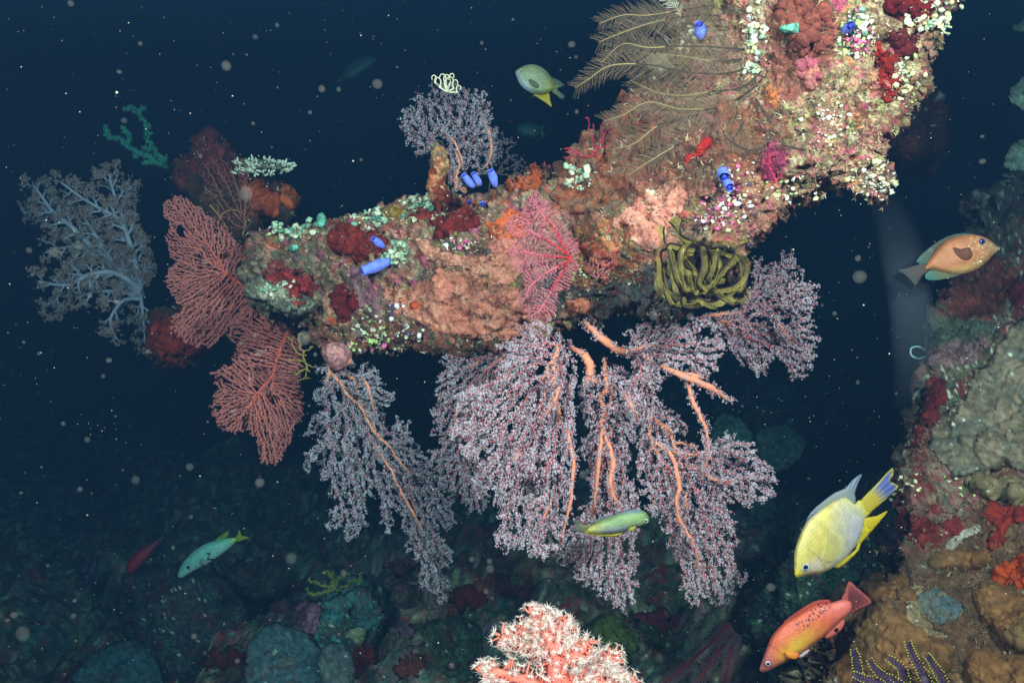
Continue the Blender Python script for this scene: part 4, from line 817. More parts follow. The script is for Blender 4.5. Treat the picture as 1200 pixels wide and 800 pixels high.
ZCOL = {'green': (120, 160, 132), 'mint': (160, 190, 158), 'white': (212, 208, 178), 'teal': (84, 140, 124), 'cream': (222, 214, 160), 'pink': (205, 96, 140), 'plum': (84, 60, 92), 'pwhite': (236, 224, 220), 'aqua': (130, 180, 172), 'lime': (176, 200, 120)}
ZM = {}; NZS = 0
for kd in ('urn', 'bead', 'cup'):
    for cn, cc in ZCOL.items():
        m_ = mat('tunicate_'+cn, cc, rough=0.35, spec=0.5, var=0.15, vscale=400, sss=0.3)
        V, F = zooid_mesh(kd); V = V+0.30*np.stack([noise(V*2.1+q_, NZS) for q_ in (3, 17, 29)], 1); NZS += 1; me = mesh_obj('zooid', V, F, m_).data
        ZM[(kd, cn)] = me
for o in [o for o in COL.objects if o.name.startswith('zooid')]: bpy.data.objects.remove(o)
NZ = [0]
def cluster(label, cx, cy, rx, ry, n, cols, size=(1.6, 3.6), bvh=None, seed=0, kinds=('urn', 'bead', 'bead', 'cup'), group='tunicate clusters on the reef'):
    r_ = np.random.default_rng(seed+900); bvh = bvh or ABVH; n = int(n*1.35)
    sub = [(r_.uniform(-.7, .7), r_.uniform(-.7, .7)) for _ in range(4)]
    c0 = ray(bvh, cx, cy); 
    if c0 is None: return
    t = thing('tunicate_cluster', label, 'tunicates', c0[0], group)
    for k in range(n):
        a = r_.uniform(0, 6.283); q_ = math.sqrt(r_.uniform(0, 1)); x = cx+rx*q_*math.cos(a); y = cy+ry*q_*math.sin(a)
        if k % 2: sb = sub[k % 4 if k % 3 else 1]; x = cx+rx*(sb[0]+r_.normal(0, .25)); y = cy+ry*(sb[1]+r_.normal(0, .25))
        h = ray(bvh, x, y)
        if h is None:
            y2 = y+6; h = ray(bvh, x, y2)
            if h is None: continue
        s = (size[0]*0.55+(size[1]*1.15-size[0]*0.55)*r_.uniform(0, 1)**2.2)*0.001*h[2]
        me = ZM[(kinds[r_.integers(len(kinds))], cols[r_.integers(len(cols))])]
        o = bpy.data.objects.new('zooid', me); COL.objects.link(o); o.parent = t
        nn = Vector(h[1])+Vector(r_.normal(0, 0.45, 3)); nn.normalize()
        M = Matrix.Translation(Vector(h[0])+nn*s*r_.uniform(-.5, .6)-t.location) @ nn.to_track_quat('Z', 'Y').to_matrix().to_4x4() @ Matrix.Diagonal((s, s*r_.uniform(.55, 1.1), s*r_.uniform(.7, 1.6), 1))
        o.matrix_local = M; NZ[0] += 1
GW = ['green', 'mint', 'white', 'white', 'mint', 'teal', 'cream']
cluster('green and white tunicate cluster at the left end of the crest', 346, 268, 34, 13, 60, GW, (2, 4.6), seed=1)
cluster('green white tunicate cluster on the crest above the dark red mound', 432, 254, 24, 16, 60, GW, (2, 4), seed=2)
cluster('leafy green tunicate cluster gripping the two blue tubes', 462, 296, 18, 14, 50, ['green', 'mint', 'mint', 'white'], (2, 4), seed=3)
cluster('green white tunicate cluster left of the orange column', 496, 244, 28, 14, 60, GW, (1.8, 3.8), seed=4)
cluster('tunicate cluster surrounding the upright blue tunicates', 568, 224, 32, 22, 90, GW, (2, 4.2), seed=5)
cluster('white and aqua tunicate cluster on the rust brown sheet', 677, 208, 18, 16, 42, ['white', 'mint', 'aqua', 'white'], (2, 4.4), seed=6)
cluster('small cream tunicate cluster above the bright salmon sheet', 760, 236, 12, 13, 24, ['cream', 'white', 'cream'], (1.8, 3.6), seed=7)
cluster('white speckled tunicate cluster below the deep red patch', 432, 380, 22, 24, 70, ['white', 'mint', 'lime', 'white'], (1.2, 2.6), seed=8)
cluster('mint tunicates on the small ledge rock', 322, 338, 24, 10, 34, ['white', 'mint', 'green'], (1.2, 2.6), seed=9, bvh=bvh_of(*lv))
cluster('dark plum tunicate cluster left of the wide salmon sheet', 466, 366, 9, 12, 26, ['plum', 'plum', 'pwhite'], (1.6, 3.0), seed=10)
cluster('plum and white tunicates under the wide salmon sheet', 482, 392, 18, 12, 26, ['plum', 'pwhite', 'plum', 'white'], (1.5, 2.6), seed=11)
cluster('white and pink tunicate cluster around the violet blob pair', 868, 224, 22, 42, 76, ['white', 'pwhite', 'white', 'plum', 'cream', 'pink'], (1.8, 3.4), seed=12)
cluster('pink and white tunicate cluster above the yellow feather star', 842, 246, 22, 26, 56, ['pink', 'white', 'pink', 'pwhite', 'pink'], (1.4, 2.8), seed=13)
cluster('white tunicate string along the dark hydroid roots', 886, 40, 14, 50, 84, ['white', 'cream', 'mint', 'pwhite'], (1.8, 3.8), seed=14)
cluster('white and green tunicates beside the violet ring at the top', 1004, 42, 24, 34, 84, ['white', 'green', 'pwhite', 'pink', 'lime', 'white'], (2, 4), seed=15)
cluster('white cup tunicates on the top right corner of the arm', 1092, 14, 40, 20, 100, ['white', 'cream', 'white', 'mint'], (2, 4.4), seed=16)
cluster('cream tunicate string down the right rim of the arm', 1066, 92, 20, 34, 50, ['white', 'cream', 'lime'], (1.8, 3.4), seed=17)
cluster('white beads on the knob at the lower right of the arm', 1020, 212, 28, 30, 74, ['white', 'pwhite', 'cream', 'white'], (1.8, 3.2), seed=18)
cluster('white beads below the hot pink crust', 970, 150, 36, 30, 50, ['white', 'pwhite', 'cream'], (1.4, 2.8), seed=19)
cluster('cream beads along the lower rim beside the big feather star', 926, 222, 36, 18, 40, ['white', 'cream', 'pwhite', 'lime'], (1.4, 2.8), seed=20)
cluster('small cream buds on the tunicate corner over the hydroids', 806, 38, 14, 20, 36, ['cream', 'white', 'mint'], (1.6, 3.4), seed=21)
cluster('pink tunicate beads between the red stripe and violet ring', 1010, 48, 18, 14, 30, ['pink', 'pink', 'plum'], (1.6, 3), seed=22)
cluster('cream specks on the lower edge under the purple crust', 436, 404, 36, 10, 36, ['cream', 'white', 'pink', 'lime'], (1.4, 3), seed=23)
cluster('white crusty beads in the middle of the right wall', 1110, 560, 60, 26, 40, ['white', 'cream', 'lime'], (1.0, 2.2), seed=24, bvh=WBVH)
cluster('white beads above the wide salmon sheet', 534, 286, 20, 8, 26, ['white', 'pwhite', 'pink'], (1.6, 3.4), seed=25)
cluster('cream beads on the grey band left of the feather star', 700, 330, 40, 24, 30, ['cream', 'white', 'lime'], (1.2, 2.6), seed=26)
cluster('pale green beads on the mossy ridge under the yellow damselfish', 985, 682, 20, 10, 26, ['lime', 'mint', 'green'], (1.8, 3.2), seed=27, bvh=GBVH)

M_BT = mat('blue_tunicate', (120, 138, 250), rough=0.6, spec=0.25, var=0.22, vscale=130, bump=.4, bscale=250, sss=0.25)
M_BD = mat('dark_blue_siphon', (50, 56, 170), rough=0.6)
def blue_tube(label, a, b, r, d=None, off=0.012, name='blue_tunicate'):
    if d is None:
        h = ray(ABVH, *a); d = (h[2] if h else 1.1)-off
    pa = P(a[0], a[1], d+0.006); pb = P(b[0], b[1], d-0.010); rr = r*0.00088*d
    s = np.linspace(0, 1, 7)[:, None]; w3 = pa*(1-s)+pb*s
    t = thing(name, label, 'tunicate', pa, 'blue tube tunicates')
    V, F, Tn = path_tube(w3, rr*np.array([.62, .8, .95, 1, .94, .84, .8]), 14); Tn = Tn[0::2]; V = V+.13*rr*np.stack([noise(V*150, q_) for q_ in (1, 2, 3)], 1)
    adopt(mesh_obj('body', V, (F, Tn), M_BT), t)
    ax_ = (pb-pa)/np.linalg.norm(pb-pa)
    V, F, Tn = path_tube(np.array([pb-ax_*rr*0.15, pb-ax_*rr*0.05, pb+ax_*rr*0.02]), [rr*.42, rr*.44, rr*.42], 12)
    adopt(mesh_obj('siphon', V, (F, Tn), M_BD), t)
blue_tube('long blue tube tunicate lying left on the crest', (458, 306), (424, 318), 8.5)
blue_tube('short blue tube tunicate above the long lying one', (450, 290), (437, 279), 5)
blue_tube('tall blue tube tunicate, rightmost of the upright ones', (581, 218), (575, 200), 5.5)
blue_tube('blue tube tunicate second from the right of the upright ones', (563, 217), (555, 203), 4.5)
blue_tube('pale blue tube tunicate leaning left beside a white bead row', (555, 219), (543, 205), 5)
blue_tube('round blue knob tunicate under the upright ones, right of its twin', (565, 238), (566, 240), 4.2)
blue_tube('round blue knob tunicate under the upright ones, left of its twin', (550, 236), (550, 238), 3.4)
blue_tube('violet blue tunicate lobe beside pink beads on the right half', (846, 200), (849, 208), 8.5, off=0.006)
blue_tube('lower violet blue tunicate lobe touching the one above it', (851, 212), (855, 220), 7, off=0.006)
blue_tube('violet ring shaped tunicate near the top right', (990, 36), (997, 30), 7)
blue_tube('lavender tunicate seen through the hydroids at the top', (822, 44), (819, 28), 8)
M_MG = mat('mint_tunicate', (120, 196, 168), rough=0.4, sss=0.3)
def mint(label, poly, seed, bvh=None): 
    return rock('mint_tunicate', label, 'tunicate', poly, 1.0, 0.008, [(120, 196, 168), (130, 205, 178)], step=1.2, edge=0, amp=0.15, seed=seed, m=M_SPONGE, dots=0, bvh=bvh or ABVH, sink=-0.004)
mint('mint green flask tunicate near the top beside the dark hydroid roots', [(914, 32), (926, 29), (935, 27), (936, 38), (926, 40), (916, 37)], 121)
mint('oval dark green tunicate on the left end of the crest', [(372, 252), (378, 249), (382, 256), (381, 264), (375, 266), (371, 260)], 122)
mint('small mint oval tunicate below the left green cluster', [(340, 289), (348, 287), (350, 292), (344, 295), (339, 293)], 123)

# ------------------------------------------------------------------ feathery hydroids
M_HS = mat('hydroid_stem', (58, 44, 34), rough=0.6); M_HT = mat('hydroid_pale_stem', (150, 132, 88), rough=0.6)
M_HP = mat('hydroid_pinnule', (186, 160, 130), rough=0.7, trans=0.4)
def plume(label, pts, d0, d1, L=15, seed=0, dark=0.5, sp=1.25, rad=0.00013, both=True, pm=None):
    r_ = np.random.default_rng(seed+70); pp = smooth_path(pts, 12); n = len(pp); dd = np.linspace(d0, d1, n)+0.006*np.sin(np.linspace(0, 4, n)+seed)
    w3 = P(pp[:, 0], pp[:, 1], dd); t = thing('hydroid_plume', label, 'hydroid', w3[0], 'feathery hydroid plumes')
    k = int(n*dark)
    if k > 1: V, F, Tn = path_tube(w3[:k+1], np.linspace(.0011, .0008, k+1), 6); adopt(mesh_obj('stem', V, (F, Tn), M_HS), t)
    if n-k > 1: V, F, Tn = path_tube(w3[k:], np.linspace(.0008, .0004, n-k), 6); adopt(mesh_obj('stem_tip', V, (F, Tn), M_HT), t)
    seg = np.linalg.norm(np.diff(pp, axis=0), axis=1); cum = np.concatenate([[0], np.cumsum(seg)]); tot = cum[-1]
    s = np.arange(tot*0.04, tot, sp); x = np.interp(s, cum, pp[:, 0]); y = np.interp(s, cum, pp[:, 1]); z = np.interp(s, cum, dd)
    tx = np.gradient(x); ty = np.gradient(y); tl = np.hypot(tx, ty); tx /= tl; ty /= tl
    A = []; B = []; C = []
    for sd_ in ((1, -1) if both else (1,)):
        ln = L*np.clip(1.25-0.75*(s/tot)**2, .3, 1)*r_.uniform(0.5, 1.15, len(s))*np.clip(s/tot*6, .3, 1); an = r_.normal(0.95, 0.16, len(s))
        dx = tx*np.cos(an)-sd_*ty*np.sin(an); dy = ty*np.cos(an)+sd_*tx*np.sin(an)
        zz = r_.normal(0, 0.012, len(s))
        a = P(x, y, z); b = P(x+dx*ln*.55, y+dy*ln*.55, z+zz*.4); c = P(x+(dx*.93+tx*.1)*ln, y+(dy*.93+ty*.1)*ln, z+zz)
        A += [a, b]; B += [b, c]
    A = np.vstack(A); B = np.vstack(B); V, F = tubes(A, B, np.full(len(A), rad), np.full(len(A), rad*.7), 3)
    adopt(mesh_obj('pinnules', V, F, pm or M_HP), t)['kind'] = 'stuff'
PL = [('feathery hydroid plume reaching furthest left along the top', [(892, 72), (850, 22), (800, 20), (760, 28), (720, 42), (702, 50)], .5),
      ('feathery hydroid plume arching over the top left', [(892, 40), (850, 8), (800, 12), (760, 18), (730, 18), (702, 28)], .4),
      ('feathery hydroid plume ending lowest at the left', [(895, 74), (850, 86), (800, 84), (760, 76), (716, 77), (690, 93), (674, 103)], .55),
      ('feathery hydroid plume just above the lowest left one', [(890, 60), (846, 56), (800, 54), (760, 56), (730, 52), (704, 74)], .5),
      ('feathery hydroid plume drooping towards the magenta gorgonian', [(892, 84), (870, 102), (830, 108), (800, 112), (770, 108), (738, 94)], .4),
      ('feathery hydroid plume bent low over the rust sheet', [(888, 100), (850, 124), (800, 128), (760, 120), (730, 135), (708, 142)], .3),
      ('feathery hydroid plume curving down to the grey crest', [(870, 112), (840, 130), (800, 138), (770, 148), (744, 168), (722, 174)], .6),
      ('feathery hydroid plume fanning over the salmon sheet', [(866, 120), (850, 145), (820, 158), (790, 172), (760, 190), (735, 206)], .6),
      ('feathery hydroid plume hanging over the cream beads', [(880, 120), (862, 160), (840, 180), (812, 200), (780, 215)], .6),
      ('short feathery hydroid plume above the pale cup coral', [(880, 68), (840, 72), (800, 66), (768, 64), (745, 60)], .3),
      ('feathery hydroid plume looping below the orange crust', [(892, 108), (912, 122), (936, 130), (942, 145), (925, 152), (905, 148)], .9),
      ('feathery hydroid plume hanging in a wide loop', [(886, 116), (905, 150), (895, 172), (876, 176), (850, 160), (850, 145)], .9),
      ('feathery hydroid plume lying over the brown crust to the right', [(890, 96), (915, 66), (950, 54), (985, 44)], .9),
      ('thin feathery hydroid plume crossing the brown crust', [(912, 52), (935, 38), (965, 18)], .9),
      ('feathery hydroid plume dropping beside the magenta strip', [(942, 130), (946, 160), (950, 176), (925, 172), (910, 168)], .9),
      ('feathery hydroid plume rising out of the top edge', [(896, 64), (905, 30), (880, 0), (860, -20), (840, -30)], .8)]
for i, (lb, pts, dk) in enumerate(PL): plume(lb, pts, 0.965, (1.02 if pts[-1][0] < 790 else 0.955), L=26 if i < 10 else 15, seed=i, dark=dk, sp=0.9)
M_WP = mat('pale_feather', (214, 214, 200), rough=0.6, trans=0.3)
plume('white pinnate hydroid sprig at the very top', [(798, 20), (790, 6), (775, -4), (760, -8)], 0.98, 0.99, L=12, seed=40, dark=0, sp=2.4, rad=0.0005, pm=M_WP)

# ------------------------------------------------------------------ feather stars
M_CY = mat('feather_star_yellow', (150, 134, 66), rough=0.6, var=0.6, vscale=70); M_CK = mat('feather_star_dark', (38, 24, 22), rough=0.6)
M_CW = mat('feather_star_cream', (222, 214, 180), rough=0.5); M_CB = mat('feather_star_black', (100, 74, 80), rough=0.5); M_CR = mat('feather_star_red', (110, 24, 30), rough=0.5)
M_CP = mat('feather_star_purple', (80, 58, 92), rough=0.5); M_CYT = mat('feather_star_yellow_tip', (180, 180, 60), rough=0.5)
def arm_mesh(root, w3, rad, pinL, ms, mp, seed, sp=0.0016, curl=0.5, prad=0.00045, side=None, two=True, tips=None):
    """one arm: rachis plus comb of pinnules, as a part with two materials"""
    r_ = np.random.default_rng(seed); seg = np.linalg.norm(np.diff(w3, axis=0), axis=1); cum = np.concatenate([[0], np.cumsum(seg)]); tot = cum[-1]
    n = max(8, len(w3)); rr = np.linspace(rad, rad*.55, len(w3)); V1, F1, T1 = path_tube(w3, rr, 7)
    s = np.arange(0.003, tot, sp); c = np.stack([np.interp(s, cum, w3[:, k]) for k in range(3)], 1); T = np.gradient(c, axis=0); T /= np.linalg.norm(T, axis=1, keepdims=True)+1e-9
    vw = c-CAM; vw /= np.linalg.norm(vw, axis=1, keepdims=True)
    S = np.cross(T, vw); S /= np.linalg.norm(S, axis=1, keepdims=True)+1e-9
    A = []; B = []; ra = []; rb = []
    for sg in ((1, -1) if two else (side or 1,)):
        l = pinL*np.clip(1.05-.5*(s/tot), .3, 1)*r_.uniform(.85, 1.1, len(s))
        d1 = S*sg*0.75+T*0.35-vw*0.55; d1 /= np.linalg.norm(d1, axis=1, keepdims=True); d2 = S*sg*0.25*(1-curl)+T*0.55-vw*0.5; d2 /= np.linalg.norm(d2, axis=1, keepdims=True)
        b = c+d1*l[:, None]*.55; e = b+d2*l[:, None]*.5
        A += [c, b]; B += [b, e]; ra += [np.full(len(s), prad), np.full(len(s), prad*.95)]; rb += [np.full(len(s), prad*.95), np.full(len(s), prad*.5)]
    V2, F2 = tubes(np.vstack(A), np.vstack(B), np.concatenate(ra), np.concatenate(rb), 4)
    o1 = adopt(mesh_obj('arm', V1, (F1, T1), ms), root)
    o2 = mesh_obj('pinnules', V2, F2, mp, parent=o1); o2['kind'] = 'stuff'
    o2.matrix_parent_inverse = Matrix.Identity(4)
    if tips is not None:
        e = np.vstack([B[-1]]+([B[1]] if two else [])); V3, F3 = tubes(e, e+UP*0.0009, np.full(len(e), .0008), np.full(len(e), .0005), 4); mesh_obj('pinnule_tips', V3, F3, tips, parent=o1)['kind'] = 'stuff'
    return o1
def big_star():
    d0 = 0.93; t = thing('feather_star', 'curled yellow and black feather star gripping the underside of the arm', 'feather star', P(826, 292, 0.97), 'feather stars')
    A = [[(812, 296), (778, 292), (773, 310), (780, 335), (794, 343)], [(815, 292), (790, 286), (784, 305), (792, 330), (808, 342)], [(818, 290), (800, 292), (795, 315), (800, 338), (812, 344)],
         [(820, 290), (812, 288), (806, 300), (806, 312), (813, 313)], [(822, 288), (824, 290), (820, 312), (816, 330), (820, 340), (826, 340)], [(826, 286), (832, 292), (836, 310), (832, 328), (822, 332)],
         [(828, 286), (840, 290), (842, 306), (836, 322), (830, 336)], [(832, 288), (852, 288), (858, 300), (848, 318), (834, 330)], [(836, 290), (864, 300), (870, 316), (856, 334), (838, 338)],
         [(838, 292), (872, 308), (876, 326), (868, 342), (852, 345)], [(812, 313), (804, 322), (808, 342), (822, 345)], [(800, 345), (798, 356), (812, 362), (830, 358)], [(806, 350), (820, 352), (838, 354), (850, 350)],
         [(832, 340), (842, 352), (856, 356), (862, 346)], [(846, 300), (860, 292), (874, 288), (876, 284)], [(810, 290), (796, 280), (790, 268), (786, 262)], [(806, 286), (786, 284), (778, 276), (780, 268)], [(816, 286), (800, 276), (796, 262), (797, 256)],
         [(790, 330), (776, 326), (774, 342), (788, 348)], [(856, 330), (868, 336), (872, 346), (862, 352)], [(822, 300), (828, 315), (830, 330), (846, 334)], [(800, 296), (786, 300), (788, 324), (800, 352)], [(850, 296), (862, 308), (862, 328), (846, 350)], [(808, 292), (800, 304), (812, 322), (812, 350)], [(842, 294), (848, 312), (842, 330), (826, 346)], [(786, 306), (776, 318), (784, 350), (800, 358)]]
    for i, a in enumerate(A):
        rj = np.random.default_rng(i+5); a = [(q_[0]+rj.normal(0, 2.2), q_[1]+rj.normal(0, 2.2)) for q_ in a]; pp = smooth_path(a, 8); n = len(pp); L_arm = 1.0; z = 0.955+rj.uniform(-.008, .010)-0.028*np.sin(np.linspace(0.3, 3.0, n))-0.008*((i*37) % 5)/4+(0.012 if i > 13 else 0)
        arm_mesh(t, P(pp[:, 0], pp[:, 1], z), 0.0017, 0.0125, M_CK, M_CY, i, sp=0.0019, prad=0.0004, curl=0.1, two=False, side=(1 if (i*7) % 3 else -1))
    for q_ in range(5):
        bx_, by_ = [(802, 300), (822, 312), (846, 310), (810, 332), (842, 334)][q_]; pp = circ(bx_, by_, 17, 17, 9, .2, seed=q_); o_, _ = rock('dark_gap_backing', None, None, pp, 0.975, .014, [(52, 36, 26), (70, 56, 28), (40, 26, 22)], step=1.6, edge=2, amp=.8, seed=q_+300, dots=0, fr=60, f1=160); adopt(o_, t)  # dark lumps added behind the arms, shade of the gaps in their colour
    V, F = lathe([(0, -.006), (.012, -.004), (.016, .002), (.010, .008), (0, .009)], 14); V = V+P(826, 292, 0.965); adopt(mesh_obj('body', V, F, M_CK), t)
big_star()
def small_star():
    d0 = 1.27; t = thing('feather_star', 'tiny cream feather star with coiled arms atop the crest soft coral', 'feather star', P(524, 106, d0), 'feather stars')
    loops = [(512, 96, 7), (518, 92, 7), (524, 92, 6), (528, 96, 8), (534, 98, 6), (538, 104, 5), (508, 92, 5), (530, 90, 5)]
    for i, (x, y, r_) in enumerate(loops):
        a = np.linspace(2.0 if x > 522 else 1.1, (2.0+5.0) if x > 522 else (1.1-5.0), 26); rr = np.linspace(r_, r_*.45, 26)
        lx = x+rr*np.cos(a)*0.75; ly = y+rr*np.sin(a)
        lx = np.concatenate([np.linspace(524, lx[0], 6)[:-1], lx]); ly = np.concatenate([np.linspace(108, ly[0], 6)[:-1], ly])
        w3 = P(lx, ly, d0+0.002*i-0.006+0*lx); V, F, Tn = path_tube(w3, np.linspace(.0012, .0006, len(w3)), 7); adopt(mesh_obj('arm', V, (F, Tn), M_CW), t)
small_star()
def dark_star(label, base, arms, z0, z1, rad, pl, ms, mp, sp, prad, tips=None, seed=0):
    t = thing('feather_star', label, 'feather star', P(base[0], base[1], z0), 'feather stars')
    for i, a in enumerate(arms):
        pp = smooth_path(a, 10); n = len(pp); z = np.linspace(z0, z1, n); arm_mesh(t, P(pp[:, 0], pp[:, 1], z), rad, pl, ms, mp, seed+i, sp=sp, prad=prad, curl=.2, tips=tips)
dark_star('black feather star with a red crown at the bottom right of centre', (852, 736), [[(856, 730), (838, 748), (812, 772), (780, 800), (764, 820)], [(858, 736), (846, 756), (830, 780), (812, 808), (804, 825)], [(862, 740), (856, 765), (850, 795), (846, 822)]], 1.5, 1.35, .003, .030, M_CR, M_CB, .0052, .0013)
dark_star('purple feather star with yellow specks in the bottom right corner', (1080, 800), [[(1092, 812), (1082, 790), (1070, 768), (1064, 752)], [(1070, 815), (1050, 800), (1030, 788), (1018, 772)], [(1066, 820), (1040, 802), (1016, 796), (1000, 790)], [(1110, 815), (1104, 796), (1092, 776), (1086, 768)], [(1060, 815), (1060, 796), (1056, 782), (1040, 770)], [(1000, 815), (1006, 796), (1004, 776), (1000, 760)]], 0.93, 0.9, .0018, .013, M_CP, M_CP, .0046, .0008, tips=M_CYT, seed=30)
# small coiled whitish worm thing and thin whips
M_WH = mat('pale_whip', (150, 186, 176), rough=0.5)
def whip(name, label, cat, pts, d, r, m, z=0.0):
    pp = smooth_path(pts, 8); V, F, Tn = path_tube(P(pp[:, 0], pp[:, 1], np.linspace(d, d+z, len(pp))), np.linspace(r, r*.6, len(pp)), 6)
    return tag(mesh_obj(name, V, (F, Tn), m), label, cat)
whip('feather_star', 'small pale ring curled at the edge of the right wall', 'feather star', [(1084, 418), (1076, 420), (1068, 416), (1068, 408), (1076, 406), (1084, 410)], 1.5, .0022, M_WH)
M_BW = mat('bronze_whip', (168, 118, 56), rough=0.5)
whip('whip_coral', 'thin bronze whip looping under the brown brush gorgonian', 'whip coral', [(258, 256), (262, 250), (272, 246), (284, 250), (288, 262), (284, 276)], 1.5, .0014, M_BW)
whip('whip_coral', 'thin bronze whip slanting beside the upper rose fan', 'whip coral', [(246, 240), (256, 252), (264, 264)], 1.5, .0012, M_BW)
# blurred grey stick
mb = bpy.data.materials.new('milky_veil'); mb.use_nodes = True; t_ = mb.node_tree; b_ = t_.nodes['Principled BSDF']; b_.inputs['Base Color'].default_value = (.36, .38, .44, 1); b_.inputs['Roughness'].default_value = 1; b_.inputs['Specular IOR Level'].default_value = 0
lw = t_.nodes.new('ShaderNodeLayerWeight'); lw.inputs[0].default_value = 0.5; mr = t_.nodes.new('ShaderNodeMapRange'); mr.interpolation_type = 'SMOOTHERSTEP'; mr.inputs[1].default_value = 0.0; mr.inputs[2].default_value = 0.85; mr.inputs[3].default_value = 0.055; mr.inputs[4].default_value = 0.0
tcn = t_.nodes.new('ShaderNodeTexCoord'); sx = t_.nodes.new('ShaderNodeSeparateXYZ'); t_.links.new(tcn.outputs['Generated'], sx.inputs[0])
fr_ = t_.nodes.new('ShaderNodeValToRGB'); t_.links.new(sx.outputs[2], fr_.inputs[0]); fr_.color_ramp.elements[0].color = (0, 0, 0, 1); fr_.color_ramp.elements[0].position = 0.02; fr_.color_ramp.elements[1].position = 0.5; fr_.color_ramp.elements[1].color = (1, 1, 1, 1); e_ = fr_.color_ramp.elements.new(1.0); e_.color = (0.1, 0.1, 0.1, 1)
mm = t_.nodes.new('ShaderNodeMath'); mm.operation = 'MULTIPLY'; t_.links.new(lw.outputs['Facing'], mr.inputs[0]); t_.links.new(mr.outputs[0], mm.inputs[0]); t_.links.new(fr_.outputs[0], mm.inputs[1]); t_.links.new(mm.outputs[0], b_.inputs['Alpha'])
pp = smooth_path([(1030, 225), (1046, 260), (1058, 300), (1066, 350), (1070, 400), (1068, 440), (1060, 480)], 8); V, F, Tn = path_tube(P(pp[:, 0], pp[:, 1], np.full(len(pp), 1.25)), np.interp(np.linspace(0, 1, len(pp)), [0, .3, .7, 1], [.02, .034, .034, .02]), 20)
tag(mesh_obj('salp_chain', V, (F, Tn), mb), 'milky see through column hanging in the gap before the right wall', 'salp')

# ------------------------------------------------------------------ fish
def fish_part(name, poly, d, W, colf, m, root, step=1.2, tilt=(0, 0), c0=(0, 0), sm=3, flat=0.5):
    dep = lambda x, y: d+tilt[0]*(np.asarray(x)-c0[0])+tilt[1]*(np.asarray(y)-c0[1])
    V, Q, px, py, h = inflate(poly, dep, W, step=step, edge=0, sm=sm, flat=flat)
    c = colf(px, py, h, V)
    o = mesh_obj(name, V, Q, m, col=np.clip(c, 0, 1)); return adopt(o, root)
def mixc(a, b, t): t = np.clip(t, 0, 1)[:, None]; return a*(1-t)+b*t
def eye(root, x, y, d, r, ringc=(225, 232, 240), pup=(8, 12, 28)):
    def ball(rad, z, name, m, par, sq=0.5):
        k = 14; a = np.linspace(0, np.pi/2, 6); V, F = lathe([(rad*math.cos(q_), rad*sq*math.sin(q_)) for q_ in a[:-1]]+[(1e-5, rad*sq)], k)
        # local z -> towards camera
        W3 = V[:, 0:1]*RT+V[:, 1:2]*UP-V[:, 2:3]*FW+P(x, y, z); o = mesh_obj(name, W3, F, m)
        adopt(o, root); return o
    ringc = tuple(int(q_*.82) for q_ in ringc); r = r*.9; mr_ = mat('eye_ring_%d_%d_%d' % ringc, ringc, rough=0.25, spec=0.6); mp_ = mat('eye_pupil', pup, rough=0.1, spec=0.8)
    e = ball(r*0.001*d, d, 'eye', mr_, root)
    p_ = ball(r*0.68*0.001*d, d-r*0.00018*d, 'pupil', mp_, root, 0.75); p_.parent = e; p_.matrix_parent_inverse = Matrix.Identity(4)
def axisuv(px, py, a, b):
    a = np.array(a, float); b = np.array(b, float); D = b-a; L = np.hypot(*D); D /= L; N = np.array([-D[1], D[0]])
    x = px-a[0]; y = py-a[1]; return (x*D[0]+y*D[1])/L, (x*N[0]+y*N[1])/L
def rays_(px, py, c, n=26, amp=0.5):
    a = np.arctan2(py-c[1], px-c[0]); return 1-amp*(0.5+0.5*np.sin(a*n*4))
def scales(px, py, a, b, nx=30, amp=0.16):
    u, v = axisuv(px, py, a, b); r_ = np.floor(v*nx); uu = u*nx+0.5*(r_ % 2); return 1-amp*(np.clip(np.abs((uu % 1)-0.5)*2, 0, 1)*np.clip(np.abs(((v*nx) % 1)-0.5)*2, 0, 1))**0.7
